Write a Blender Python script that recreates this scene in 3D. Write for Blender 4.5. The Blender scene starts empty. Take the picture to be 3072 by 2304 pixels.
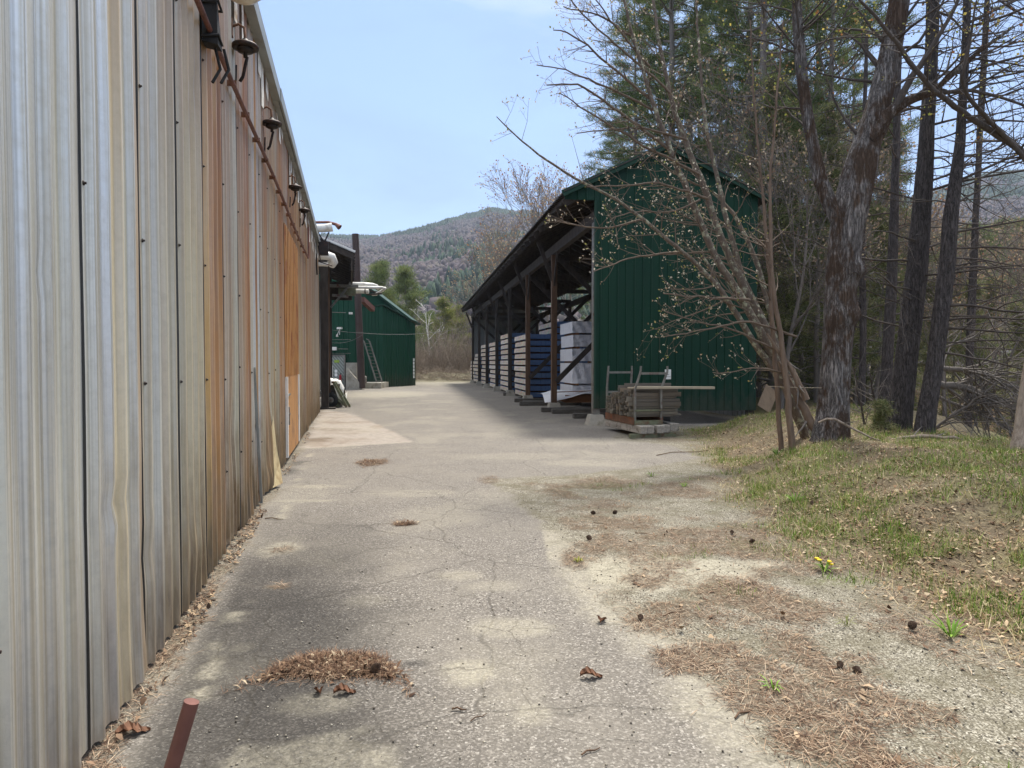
import bpy, bmesh, math, random
import numpy as np
from mathutils import Vector, Matrix

sc = bpy.context.scene
col = sc.collection
rad = math.radians

# ------------------------------------------------------------------ camera
F, CX, CY = 2130.0, 1536.0, 1152.0
CAMZ = 1.65
PITCH = math.atan((1152 - 1088) / F)
cam = bpy.data.cameras.new('camera')
cam.sensor_width = 36.0
cam.lens = 36.0 * F / 3072.0
cam.clip_start = 0.05
cam.clip_end = 12000
camo = bpy.data.objects.new('camera', cam)
col.objects.link(camo)
camo.location = (0, 0, CAMZ)
camo.rotation_euler = (math.pi / 2 - PITCH, 0, 0)
sc.camera = camo

# ------------------------------------------------------------------ light
SUN_EL, SUN_DIR = rad(62), Vector((0.32, 0.947, 0)).normalized()
sd = Vector((SUN_DIR.x * math.cos(SUN_EL), SUN_DIR.y * math.cos(SUN_EL), math.sin(SUN_EL)))
sun = bpy.data.lights.new('sun', 'SUN')
sun.energy = 2.3
sun.angle = rad(10)
sun.color = (1.0, 0.95, 0.87)
suno = bpy.data.objects.new('sun', sun)
col.objects.link(suno)
suno.rotation_euler = sd.to_track_quat('Z', 'Y').to_euler()
suno.location = (20, 6, 40)

w = bpy.data.worlds.new('World')
sc.world = w
w.use_nodes = True
nt = w.node_tree
nt.nodes.clear()
wo = nt.nodes.new('ShaderNodeOutputWorld')
bg = nt.nodes.new('ShaderNodeBackground')
bg.inputs[1].default_value = 0.105
sky = nt.nodes.new('ShaderNodeTexSky')
sky.sky_type = 'NISHITA'
sky.sun_disc = False
sky.sun_elevation = SUN_EL
sky.sun_rotation = math.atan2(SUN_DIR.x, SUN_DIR.y)
sky.air_density = 1.0
sky.dust_density = 0.5
sky.ozone_density = 3.0
tc = nt.nodes.new('ShaderNodeTexCoord')
mp = nt.nodes.new('ShaderNodeMapping')
mp.inputs['Scale'].default_value = (1.0, 1.3, 3.2)
mp.inputs['Rotation'].default_value = (0.2, 0.35, 0.4)
n1 = nt.nodes.new('ShaderNodeTexNoise')
n1.inputs['Scale'].default_value = 2.6
n1.inputs['Detail'].default_value = 8
n1.inputs['Roughness'].default_value = 0.55
n1.inputs['Distortion'].default_value = 0.4
cr = nt.nodes.new('ShaderNodeMapRange')
cr.inputs[1].default_value = 0.40
cr.inputs[2].default_value = 0.72
cr.inputs[3].default_value = 0.62
cr.inputs[4].default_value = 0.95
mx = nt.nodes.new('ShaderNodeMix')
mx.data_type = 'RGBA'
mx.inputs['B'].default_value = (1.55, 2.2, 3.7, 1)
L = nt.links.new
L(tc.outputs['Generated'], mp.inputs[0]); L(mp.outputs[0], n1.inputs[0]); L(n1.outputs['Fac'], cr.inputs[0])
L(cr.outputs[0], mx.inputs['Factor']); L(sky.outputs[0], mx.inputs['A'])
# bright white overhead cloud, added out of view for neutral fill light
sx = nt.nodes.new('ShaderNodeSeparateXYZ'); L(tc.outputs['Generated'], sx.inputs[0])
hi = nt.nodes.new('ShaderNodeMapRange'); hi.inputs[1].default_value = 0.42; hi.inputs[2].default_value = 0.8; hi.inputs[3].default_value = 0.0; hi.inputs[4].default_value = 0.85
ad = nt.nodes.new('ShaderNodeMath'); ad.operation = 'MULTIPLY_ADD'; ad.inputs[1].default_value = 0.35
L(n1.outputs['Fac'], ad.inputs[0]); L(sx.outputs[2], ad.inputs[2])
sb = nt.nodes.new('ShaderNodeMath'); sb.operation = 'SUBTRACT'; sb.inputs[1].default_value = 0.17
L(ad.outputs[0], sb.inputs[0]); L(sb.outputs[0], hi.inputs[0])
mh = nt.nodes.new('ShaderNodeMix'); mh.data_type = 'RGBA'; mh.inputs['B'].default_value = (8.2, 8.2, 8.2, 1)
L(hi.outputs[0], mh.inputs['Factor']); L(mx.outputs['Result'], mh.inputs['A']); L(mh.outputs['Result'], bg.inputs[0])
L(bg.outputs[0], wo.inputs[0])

sc.view_settings.view_transform = 'Standard'
sc.view_settings.look = 'None'
sc.view_settings.gamma = 1
sc.view_settings.exposure = 1.3
sc.cycles.max_bounces = 6
sc.cycles.transparent_max_bounces = 8
sc.cycles.volume_bounces = 0

# ------------------------------------------------------------------ helpers
def ray(px, py):
    u, v = (px - CX) / F, (py - CY) / F
    c, s = math.cos(PITCH), math.sin(PITCH)
    return Vector((u, c - v * s, -s - v * c))
def W(px, py, Y):
    r = ray(px, py)
    return Vector((0, 0, CAMZ)) + r * (Y / r.y)
def G(px, py, z=0.0):
    r = ray(px, py)
    return Vector((0, 0, CAMZ)) + r * ((z - CAMZ) / r.z)

def S(r, g, b):
    f = lambda c: c / 12.92 if c <= 0.04045 else ((c + 0.055) / 1.055) ** 2.4
    return (f(r / 255), f(g / 255), f(b / 255), 1)

def tag(o, label=None, cat=None, group=None, kind=None):
    if label: o['label'] = label
    if cat: o['category'] = cat
    if group: o['group'] = group
    if kind: o['kind'] = kind
    return o
def empty(name, loc=(0, 0, 0), rz=0.0, label=None, cat=None, group=None):
    o = bpy.data.objects.new(name, None)
    col.objects.link(o)
    o.location = loc
    o.rotation_euler = (0, 0, rz)
    o.empty_display_size = 0.2
    return tag(o, label, cat, group)
def copy_tree(o, parent=None):
    c = o.copy()
    col.objects.link(c)
    c.parent = parent
    for ch in list(o.children):
        copy_tree(ch, c)
    return c

def np_mesh(name, V, T, mats, matidx=None, smooth=False, quads=False, attr=None):
    """V (n,3), T (m,3|4) index array -> mesh"""
    V = np.asarray(V, dtype=np.float32); T = np.asarray(T, dtype=np.int32)
    k = T.shape[1]
    me = bpy.data.meshes.new(name)
    me.vertices.add(len(V)); me.vertices.foreach_set('co', V.ravel())
    me.loops.add(T.size); me.loops.foreach_set('vertex_index', T.ravel())
    me.polygons.add(len(T))
    me.polygons.foreach_set('loop_start', np.arange(0, T.size, k, dtype=np.int32))
    me.polygons.foreach_set('loop_total', np.full(len(T), k, dtype=np.int32))
    if matidx is not None:
        me.polygons.foreach_set('material_index', np.asarray(matidx, dtype=np.int32))
    if smooth:
        me.polygons.foreach_set('use_smooth', np.ones(len(T), dtype=bool))
    for m in (mats if isinstance(mats, (list, tuple)) else [mats]):
        me.materials.append(m)
    if attr:
        for an, arr in attr.items():
            a = me.attributes.new(an, 'FLOAT_COLOR', 'POINT')
            arr = np.asarray(arr, dtype=np.float32)
            if arr.shape[1] == 3:
                arr = np.concatenate([arr, np.ones((len(arr), 1), np.float32)], 1)
            a.data.foreach_set('color', arr.ravel())
    me.update(calc_edges=True)
    return me
def np_obj(name, V, T, mats, parent=None, **kw):
    o = bpy.data.objects.new(name, np_mesh(name, V, T, mats, **kw))
    col.objects.link(o)
    o.parent = parent
    return o

class MB:
    def __init__(s): s.v = []; s.f = []; s.sm = []
    def add(s, vs, fs, smooth=False):
        b = len(s.v)
        s.v += [tuple(p) for p in vs]
        s.f += [tuple(i + b for i in f) for f in fs]
        s.sm += [smooth] * len(fs)
        return s
    def hexa(s, p):   # 8 points: bottom loop, top loop
        return s.add(p, [(3, 2, 1, 0), (4, 5, 6, 7), (0, 1, 5, 4), (1, 2, 6, 5), (2, 3, 7, 6), (3, 0, 4, 7)])
    def box(s, x0, x1, y0, y1, z0, z1):
        return s.hexa([(x0, y0, z0), (x1, y0, z0), (x1, y1, z0), (x0, y1, z0), (x0, y0, z1), (x1, y0, z1), (x1, y1, z1), (x0, y1, z1)])
    def bar(s, a, b, w_, h_, up=(0, 0, 1)):
        a, b = Vector(a), Vector(b)
        d = (b - a).normalized()
        u = Vector(up)
        if abs(d.dot(u)) > 0.98: u = Vector((0, 1, 0))
        x = d.cross(u).normalized() * (w_ / 2)
        y = x.cross(d).normalized() * (h_ / 2)
        return s.hexa([a - x - y, a + x - y, b + x - y, b - x - y, a - x + y, a + x + y, b + x + y, b - x + y])
    def tube(s, pts, rs, n=8, caps=True, smooth=True):
        pts = [Vector(p) for p in pts]
        if not isinstance(rs, (list, tuple)): rs = [rs] * len(pts)
        prev = None; rings = []
        for i, p in enumerate(pts):
            d = (pts[min(i + 1, len(pts) - 1)] - pts[max(i - 1, 0)]).normalized()
            if prev is None:
                u = Vector((0, 0, 1)) if abs(d.z) < 0.9 else Vector((1, 0, 0))
                x = d.cross(u).normalized()
            else:
                x = (prev - d * prev.dot(d)).normalized()
            prev = x
            y = d.cross(x)
            rings.append([p + (x * math.cos(2 * math.pi * k / n) + y * math.sin(2 * math.pi * k / n)) * rs[i] for k in range(n)])
        vs = [q for r in rings for q in r]
        fs = [(i * n + k, i * n + (k + 1) % n, (i + 1) * n + (k + 1) % n, (i + 1) * n + k) for i in range(len(pts) - 1) for k in range(n)]
        s.add(vs, fs, smooth)
        if caps:
            s.add(rings[0], [tuple(reversed(range(n)))]); s.add(rings[-1], [tuple(range(n))])
        return s
    def prism(s, poly, axis_pts):   # polygon pts list (3d), offset vector
        o = Vector(axis_pts); n = len(poly)
        A = [Vector(p) for p in poly]
        vs = A + [p + o for p in A]
        return s.add(vs, [tuple(reversed(range(n))), tuple(range(n, 2 * n))] + [(i, (i + 1) % n, n + (i + 1) % n, n + i) for i in range(n)])
    def lathe(s, c, prof, n=16, axis='z', smooth=True):   # prof: (r,h)
        c = Vector(c); vs = []
        for r, h in prof:
            for k in range(n):
                a = 2 * math.pi * k / n
                p = (r * math.cos(a), r * math.sin(a), h)
                if axis == 'x': p = (h, p[0], p[1])
                if axis == 'y': p = (p[0], h, p[1])
                vs.append(c + Vector(p))
        fs = [(i * n + k, i * n + (k + 1) % n, (i + 1) * n + (k + 1) % n, (i + 1) * n + k) for i in range(len(prof) - 1) for k in range(n)]
        return s.add(vs, fs, smooth)
    def mesh(s, name, mat, bevel=0):
        me = bpy.data.meshes.new(name)
        me.from_pydata(s.v, [], s.f)
        me.polygons.foreach_set('use_smooth', s.sm)
        me.materials.append(mat)
        bm = bmesh.new(); bm.from_mesh(me)
        bmesh.ops.recalc_face_normals(bm, faces=bm.faces)
        if bevel:
            bmesh.ops.bevel(bm, geom=list(bm.edges), offset=bevel, segments=1, affect='EDGES', profile=0.5)
        bm.to_mesh(me); bm.free()
        me.update()
        return me
    def build(s, name, mat, parent=None, bevel=0, **t):
        o = bpy.data.objects.new(name, s.mesh(name, mat, bevel))
        col.objects.link(o)
        o.parent = parent
        return tag(o, **t)

# ------------------------------------------------------------------ materials
class NT:
    def __init__(s, name):
        s.m = bpy.data.materials.new(name); s.m.use_nodes = True
        s.t = s.m.node_tree
        s.p = s.t.nodes['Principled BSDF']
        s._tc = None
    def n(s, typ, **kw):
        nd = s.t.nodes.new(typ)
        for k, v in kw.items(): setattr(nd, k, v)
        return nd
    def l(s, a, b): s.t.links.new(a, b)
    def put(s, sock, v):
        if isinstance(v, bpy.types.NodeSocket): s.l(v, sock)
        elif isinstance(v, (tuple, list)) and len(v) == 3 and sock.type == 'RGBA': sock.default_value = (*v, 1)
        else: sock.default_value = v
    def co(s, kind='Object'):
        if s._tc is None: s._tc = s.n('ShaderNodeTexCoord')
        return s._tc.outputs[kind]
    def geo(s): return s.n('ShaderNodeNewGeometry').outputs['Position']
    def map(s, v, scale=(1, 1, 1), rot=(0, 0, 0)):
        m = s.n('ShaderNodeMapping'); s.l(v, m.inputs[0])
        m.inputs['Scale'].default_value = scale; m.inputs['Rotation'].default_value = rot
        return m.outputs[0]
    def noise(s, v, scale=1, detail=4, rough=0.55, dist=0, out='Fac'):
        n = s.n('ShaderNodeTexNoise'); s.l(v, n.inputs['Vector'])
        n.inputs['Scale'].default_value = scale; n.inputs['Detail'].default_value = detail
        n.inputs['Roughness'].default_value = rough; n.inputs['Distortion'].default_value = dist
        return n.outputs[out]
    def vor(s, v, scale=1, feature='F1', out='Distance', rnd=1):
        n = s.n('ShaderNodeTexVoronoi', feature=feature); s.l(v, n.inputs['Vector'])
        n.inputs['Scale'].default_value = scale; n.inputs['Randomness'].default_value = rnd
        return n.outputs[out]
    def rng(s, v, a, b, c=0.0, d=1.0):
        n = s.n('ShaderNodeMapRange'); s.l(v, n.inputs[0])
        n.inputs[1].default_value = a; n.inputs[2].default_value = b; n.inputs[3].default_value = c; n.inputs[4].default_value = d
        return n.outputs[0]
    def ramp(s, v, stops):
        n = s.n('ShaderNodeValToRGB'); s.l(v, n.inputs[0])
        e = n.color_ramp.elements
        while len(e) < len(stops): e.new(0.5)
        for i, (p, c) in enumerate(stops):
            e[i].position = p; e[i].color = c if len(c) == 4 else (*c, 1)
        return n.outputs[0]
    def mix(s, f, a, b, mode='MIX'):
        n = s.n('ShaderNodeMix', data_type='RGBA', blend_type=mode)
        s.put(n.inputs['Factor'], f); s.put(n.inputs['A'], a); s.put(n.inputs['B'], b)
        return n.outputs['Result']
    def math(s, op, a, b=0.0, clamp=False):
        n = s.n('ShaderNodeMath', operation=op, use_clamp=clamp)
        s.put(n.inputs[0], a); s.put(n.inputs[1], b)
        return n.outputs[0]
    def attr(s, name, out='Color'):
        n = s.n('ShaderNodeAttribute', attribute_name=name); return n.outputs[out]
    def sep(s, v):
        n = s.n('ShaderNodeSeparateXYZ'); s.l(v, n.inputs[0]); return n.outputs
    def sepc(s, v):
        n = s.n('ShaderNodeSeparateColor'); s.l(v, n.inputs[0]); return n.outputs
    def bump(s, h, strength=0.3, dist=0.02):
        n = s.n('ShaderNodeBump'); s.l(h, n.inputs['Height'])
        n.inputs['Strength'].default_value = strength; n.inputs['Distance'].default_value = dist
        s.l(n.outputs[0], s.p.inputs['Normal'])
    def objrand(s): return s.n('ShaderNodeObjectInfo').outputs['Random']
    def fin(s, color=None, rough=0.7, metal=0.0, spec=0.4):
        if color is not None: s.put(s.p.inputs['Base Color'], color)
        s.put(s.p.inputs['Roughness'], rough); s.put(s.p.inputs['Metallic'], metal)
        s.p.inputs['Specular IOR Level'].default_value = spec
        return s.m

def simple(name, c, rough=0.7, metal=0.0, var=0.25, scale=3.0, bump=0.0, bscale=40, spec=0.4, stretch=(1, 1, 1), dirt=None):
    t = NT(name)
    v = t.map(t.co(), stretch)
    f = t.noise(v, scale, 6, 0.6)
    lo = tuple(x * (1 - var) for x in c[:3]); hi = tuple(min(1, x * (1 + var)) for x in c[:3])
    cc = t.ramp(f, [(0.3, lo), (0.7, hi)])
    if dirt:
        g = t.noise(t.co(), scale * 0.6, 5, 0.65)
        cc = t.mix(t.rng(g, 0.52, 0.7, 0, dirt[3] if len(dirt) > 3 else 0.8), cc, tuple(dirt[:3]))
    if bump: t.bump(t.noise(v, bscale, 5, 0.6), bump, 0.01)
    return t.fin(cc, rough, metal, spec)

M = {}
M['black_wood'] = simple('black_wood', S(62, 55, 49), 0.85, var=0.4, stretch=(1, 1, 0.3), scale=8, bump=0.3)
M['brown_wood'] = simple('brown_wood', S(92, 70, 52), 0.85, var=0.4, stretch=(1, 1, 0.15), scale=9, bump=0.3)
M['old_timber'] = simple('old_timber', S(158, 152, 142), 0.9, var=0.35, stretch=(1, 0.12, 1), scale=14, bump=0.5, dirt=S(90, 80, 66))
M['dark_timber'] = simple('dark_timber', S(88, 84, 78), 0.9, var=0.35, stretch=(0.2, 1, 1), scale=12, bump=0.4)
M['concrete'] = simple('concrete', S(160, 155, 143), 0.9, var=0.18, scale=4, bump=0.3, dirt=S(116, 108, 92))
M['rust_pipe'] = simple('rust_pipe', S(112, 74, 64), 0.6, 0.15, var=0.2, scale=10, bump=0.15, dirt=S(80, 48, 40))
M['chimney_rust'] = simple('chimney_rust', S(70, 58, 54), 0.75, 0.1, var=0.3, scale=2, stretch=(1, 1, 0.3), dirt=S(60, 40, 34))
M['rust_steel'] = simple('rust_steel', S(112, 82, 62), 0.8, 0.2, var=0.35, scale=6, bump=0.2, dirt=S(128, 74, 42))
M['grey_steel'] = simple('grey_steel', S(126, 124, 116), 0.6, 0.4, var=0.25, scale=9, bump=0.1, dirt=S(110, 70, 58))
M['green_steel'] = simple('green_steel', S(112, 116, 92), 0.75, 0.1, var=0.25, scale=9, bump=0.1, dirt=S(110, 84, 66))
M['black_iron'] = simple('black_iron', S(40, 34, 31), 0.55, 0.3, var=0.4, scale=14, bump=0.1, dirt=S(84, 52, 38))
M['white_metal'] = simple('white_metal', S(226, 224, 216), 0.45, 0.1, var=0.06, scale=6, dirt=(*S(160, 150, 132)[:3], 0.6))
M['grey_cable'] = simple('grey_cable', S(92, 92, 90), 0.6)
M['paper'] = simple('paper', S(232, 232, 226), 0.8, var=0.05)
M['ink'] = simple('ink', S(28, 30, 30), 0.8)
M['red_paint'] = simple('red_paint', S(150, 26, 34), 0.4)
M['yellow_green'] = simple('sticker_green', S(150, 176, 70), 0.6)
M['cream'] = simple('cream_board', S(214, 198, 168), 0.8, var=0.12, scale=8)
M['tan_board'] = simple('tan_board', S(150, 128, 104), 0.85, var=0.2, scale=7, stretch=(1, 1, 0.2))
M['glass'] = simple('window_glass', S(70, 82, 88), 0.1, spec=0.8)
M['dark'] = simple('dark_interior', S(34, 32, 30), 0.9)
M['flash'] = simple('grey_flashing', S(146, 150, 148), 0.5, 0.4, var=0.12, scale=3, dirt=(*S(110, 100, 84)[:3], 0.6))
M['peel_white'] = simple('peeling_white', S(214, 210, 200), 0.7, var=0.1, scale=9, dirt=S(150, 126, 98))
M['tire'] = simple('black_rubber', S(36, 36, 36), 0.8)

def board_mat(name, cols, stretch=(0.12, 1, 1), scale=12):
    t = NT(name)
    v = t.map(t.co(), stretch)
    f = t.noise(v, scale, 6, 0.65)
    r = t.objrand()
    base = t.ramp(r, [(i / (len(cols) - 1), c) for i, c in enumerate(cols)])
    cc = t.mix(t.rng(f, 0.35, 0.7, 0, 0.55), base, tuple(x * 0.45 for x in cols[0][:3]))
    t.bump(f, 0.4, 0.01)
    return t.fin(cc, 0.9)
M['board'] = board_mat('weathered_board', [S(126, 114, 98), S(106, 101, 93), S(142, 136, 124), S(112, 106, 90), S(98, 93, 84), S(148, 132, 110)])
M['pale_plank'] = board_mat('pale_plank', [S(178, 164, 142), S(186, 174, 152)])
M['brown_board'] = board_mat('brown_board', [S(156, 112, 76), S(140, 98, 66)])

# corrugated green siding : colour only, ribs are real geometry
def siding(name, c, var=0.12, rough=0.55, metal=0.0, spec=0.22):
    t = NT(name)
    v = t.map(t.co(), (1, 1, 0.12))
    f = t.noise(v, 2.2, 6, 0.6)
    g = t.noise(t.co(), 0.7, 4, 0.6)
    cc = t.ramp(f, [(0.3, tuple(x * (1 - var) for x in c[:3])), (0.7, tuple(x * (1 + var) for x in c[:3]))])
    cc = t.mix(t.rng(g, 0.45, 0.75, 0, 0.25), cc, tuple(x * 0.6 + 0.012 for x in c[:3]))
    zz_ = t.math('ADD', t.sep(t.co())[2], t.rng(t.noise(t.map(t.co(), (1, 1, .4)), 5, 5, .65), .3, .7, -.45, .45))
    cc = t.mix(t.rng(zz_, .35, 1.0, .45, 0), cc, S(74, 72, 60))
    sp = t.noise(t.co(), 35, 3, 0.7)
    cc = t.mix(t.rng(sp, 0.68, 0.76, 0, 0.3), cc, S(120, 124, 112))
    t.bump(t.noise(v, 3, 2), 0.06, 0.05)
    return t.fin(cc, t.rng(f, 0.3, 0.7, rough - 0.08, rough + 0.12), metal, spec)
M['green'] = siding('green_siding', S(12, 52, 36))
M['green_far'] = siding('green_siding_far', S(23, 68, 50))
M['green_trim'] = siding('green_trim', S(34, 64, 50))
M['roof_dark'] = siding('roof_sheet', S(70, 66, 62), 0.3, 0.6, 0.2)
M['grey_siding'] = siding('grey_siding', S(150, 150, 146), 0.15, 0.5, 0.2)

# ------------------------------------------------------------------ metal building on the left
rs = random.Random(5); nr = np.random.default_rng(5)
TH = math.atan(0.225)
BX = -1.11
def bl(x, y, z):   # building local -> world
    c, s = math.cos(TH), math.sin(TH)
    return Vector((BX + x * c - y * s, x * s + y * c, z))
def ywall(px):     # image column -> position along the wall
    u = (px - CX) / F
    return 1.11 / (-0.225 - u) / math.cos(TH)

def wall_mat():
    t = NT('weathered_metal_siding')
    p = t.co()
    xyz = t.sep(p)
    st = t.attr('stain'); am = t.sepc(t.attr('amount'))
    # base grey metal, slightly different per panel and mottled
    base = t.mix(am[1], S(230, 230, 229), S(224, 223, 212))
    streak = t.noise(t.map(p, (1, 7.0, 0.10)), 1.6, 5, 0.6, 0.3)
    fine = t.noise(t.map(p, (1, 26.0, 0.14)), 1.6, 4, 0.6)
    base = t.mix(t.rng(fine, 0.46, 0.62, 0, 0.6), base, S(184, 170, 138))
    hair = t.noise(t.map(p, (1, 60.0, 0.05)), 1.6, 3, 0.6)
    base = t.mix(t.rng(hair, 0.5, 0.66, 0, 0.3), base, S(222, 222, 214))
    base = t.mix(t.rng(hair, 0.5, 0.36, 0, 0.38), base, S(122, 121, 116))
    base = t.mix(t.rng(streak, 0.56, 0.74, 0, 0.45), base, S(196, 193, 180))
    f = t.math('MULTIPLY', am[0], t.rng(t.noise(t.map(p, (1, 9, 0.30)), 1.2, 5, 0.65), 0.30, 0.6, 0.5, 1.0))
    c = t.mix(f, base, st)
    hi_ = t.math('MULTIPLY', t.rng(t.math('ADD', xyz[2], t.math('MULTIPLY', t.noise(t.map(p, (1, 6, .2)), 1, 3), 3.0)), 3.6, 5.2), t.math('MULTIPLY', f, .6))
    c = t.mix(hi_, c, S(136, 100, 86))
    # rust runs
    r2 = t.noise(t.map(p, (1, 9.0, 0.06)), 1.3, 4, 0.65, 0.2)
    wh = t.rng(xyz[1], 3.5, 7.5, 0.0, 1.0)
    rf = t.math('MULTIPLY', t.rng(r2, 0.505, 0.63, 0, 0.9), wh)
    c = t.mix(rf, c, t.ramp(t.noise(t.map(p, (1, 5, 0.4)), 1.5, 3), [(0.35, S(112, 74, 58)), (0.5, S(160, 112, 66)), (0.65, S(184, 148, 98))]))
    # splashed dirt along the foot, ragged
    dn = t.noise(t.map(p, (1, 9, 1.1)), 1.3, 6, 0.65)
    h = t.math('ADD', xyz[2], t.rng(dn, 0.3, 0.7, -0.5, 0.5))
    low = t.math('MULTIPLY', t.rng(h, 0.1, 1.25, 1.0, 0.0), t.rng(xyz[1], 2.0, 5.5, 0.2, 1.0))
    c = t.mix(low, c, t.ramp(fine, [(0.35, S(112, 84, 58)), (0.65, S(134, 116, 84))]))
    low2 = t.math('MULTIPLY', t.rng(h, -0.12, 0.2, 0.7, 0.0), t.rng(xyz[1], 2.2, 6, 0.2, 1.0))
    c = t.mix(low2, c, S(84, 76, 66))
    mot = t.noise(p, 14, 6, 0.7)
    c = t.mix(t.rng(mot, 0.45, 0.75, 0, 0.2), c, S(120, 116, 106))
    c = t.mix(am[2], c, S(62, 60, 56))  # shadow gap at the panel laps, painted as a dark seam tone
    em = t.noise(t.map(p, (1, 1.0, 0.8)), 80, 2, 0.5, 0.6)
    t.bump(em, 0.15, 0.005)
    rough = t.rng(mot, 0.3, 0.7, 0.36, 0.5)
    met = t.math('SUBTRACT', 0.72, t.math('MULTIPLY', t.math('MAXIMUM', f, rf), 0.7))
    return t.fin(c, rough, met, 0.5)
M['wall'] = wall_mat()

mb = empty('metal_building', (BX, 0, 0), TH, 'long shed of ribbed metal siding streaked grey, cream and rust orange, filling the left side', 'building')
PW, RP = 0.82, 0.164
Y0 = 2.99 - 7 * PW
NP = 37
YEND = 24.35
strips = [  # image columns on the horizon line, colour, amount
    (-200, 150, (170, 170, 168), 0.0), (150, 182, (186, 184, 170), 0.5), (236, 264, (208, 190, 150), 0.9), (308, 350, (164, 166, 152), 0.5),
    (350, 386, (170, 150, 116), 0.8), (390, 432, (176, 160, 128), 0.9), (432, 441, (156, 92, 50), 0.8), (441, 482, (178, 136, 82), 1.0),
    (484, 498, (184, 176, 150), 0.8), (498, 512, (186, 180, 150), 0.6), (513, 530, (166, 110, 58), 1.0), (530, 536, (130, 62, 40), 1.0),
    (538, 558, (192, 192, 188), 0.9), (558, 584, (172, 148, 108), 1.0), (584, 600, (170, 160, 134), 0.9), (600, 613, (176, 134, 82), 1.0),
    (613, 640, (180, 128, 68), 1.0), (640, 652, (184, 154, 106), 0.9), (652, 658, (150, 84, 56), 0.7), (658, 672, (168, 132, 92), 0.9), (672, 700, (174, 148, 110), 0.8)]
pal = [((190, 176, 138), .9, 4), ((212, 202, 168), .9, 3.4), ((188, 142, 82), 1.1, 7), ((176, 112, 58), 1.2, 5.5), ((138, 80, 60), 1.1, 3), ((176, 180, 162), .7, 4), ((196, 166, 106), .85, 3), ((150, 130, 104), .8, 2.5), ((208, 206, 198), .7, 3)]
rq = random.Random(77)
segs = [(ywall(a * 1.3888), ywall(b * 1.3888), c, k) for a, b, c, k in strips]
ycols, xcols, pan, seams = [], [], [], []
for k in range(NP):
    y = Y0 + k * PW
    if y > YEND - 0.3: break
    tilt = rs.uniform(-0.004, 0.004)
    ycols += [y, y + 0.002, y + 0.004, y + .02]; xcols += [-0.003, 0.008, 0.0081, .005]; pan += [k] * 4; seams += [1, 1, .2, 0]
    for j in range(4):
        b = y + 0.02 + j * .186
        for dy, h in ((0.012, 0), (0.045, 0.001), (0.062, 0.024), (0.080, 0.0255), (0.098, 0.024), (0.115, 0.001), (0.15, 0)):
            if b + dy < y + PW - 0.004:
                ycols.append(b + dy); xcols.append(h + tilt * (b + dy - y) / PW + 0.002); pan.append(k); seams.append(0)
    ycols += [y + PW - 0.003]; xcols += [0.0]; pan += [k]; seams.append(0)
ycols = np.array(ycols); xcols = np.array(xcols); pan = np.array(pan)
keep = ycols < YEND
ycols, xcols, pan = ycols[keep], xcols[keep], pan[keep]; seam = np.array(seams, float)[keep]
zr = np.concatenate([np.linspace(0, 1, 24) ** 1.2 * 2.2, np.linspace(2.3, 5.42, 26)])
nz, ny = len(zr), len(ycols)
ph = nr.uniform(0, 6.28, (NP, 4)); bot = nr.uniform(0.02, 0.06, NP); bot[7:10] = 0.03
Yg, Zg = np.meshgrid(ycols, zr)
Xg = np.tile(xcols, (nz, 1))
P = pan[None, :].repeat(nz, 0)
Xg += 0.0018 * np.sin(1.1 * Zg + ph[P, 0]) + 0.0008 * np.sin(5.1 * Zg + ph[P, 1] + Yg * 2)
loc = (Yg - (Y0 + P * PW)) / PW
flare = np.maximum(0, 0.5 - Zg) ** 2
Xg += flare * (0.10 * np.maximum(0, np.sin(ph[P, 2] * 3)) * loc)
for (yc, zc, ry, rz_, d) in [(3.35, 0.98, 0.22, 0.06, -0.016), (3.3, 0.90, 0.05, 0.05, 0.012), (3.95, 0.95, 0.10, 0.05, -0.012), (3.9, 0.62, 0.12, 0.10, -0.014),
                            (5.0, 0.35, 0.16, 0.16, 0.018), (4.2, 3.0, 0.03, 0.05, -0.02), (5.1, 3.5, 0.03, 0.05, -0.02), (6.6, 1.0, 0.2, 0.3, -0.02),
                            (9.5, 0.5, 0.25, 0.5, 0.06), (9.2, 0.15, 0.2, 0.2, 0.05), (2.6, 2.0, 0.03, 0.05, -0.012), (12.6, 2.2, .03, .06, -0.05)]:
    Xg += d * np.exp(-((Yg - yc) / ry) ** 2 - ((Zg - zc) / rz_) ** 2)
Zg = Zg.copy(); Zg[0, :] += bot[P[0]] + 0.004 * np.sin(ycols * 40)
V = np.stack([Xg, Yg, Zg], -1).reshape(-1, 3)
ii = np.arange(nz - 1)[:, None] * ny + np.arange(ny - 1)[None, :]
T = np.stack([ii, ii + 1, ii + 1 + ny, ii + ny], -1).reshape(-1, 4)
sc_, sa = np.zeros((ny, 3)), np.zeros(ny)
for i, y in enumerate(ycols):
    for a, b, c, k in segs:
        if a <= y < b: sc_[i] = S(*c)[:3]; sa[i] = k
yq = 3.7
fill = []
while yq < YEND:
    wq = rq.choice((.04, .07, .12, .2, .3, .4)); c_, k_, _ = rq.choices(pal, [p_[2] for p_ in pal])[0]
    fill.append((yq, yq + wq, c_, k_ * (.45 if yq < 4.4 else 1.0))); yq += wq
for i, y in enumerate(ycols):
    for a, b, c, k in fill:
        if a <= y < b:
            if sa[i] > 0: sc_[i] = sc_[i] * .6 + np.array(S(*c)[:3]) * .4
            else: sc_[i] = S(*c)[:3]; sa[i] = k
    if y < 3.7 and sa[i] == 0 and (int(y / .055) * 7919) % 5 == 0: sc_[i] = S(196, 192, 164)[:3]; sa[i] = .5
pr = nr.uniform(0, 1, NP)
_d = np.exp(-((ycols[:, None] - ycols[None, :]) / .022) ** 2); _d /= _d.sum(1)[:, None]
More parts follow.
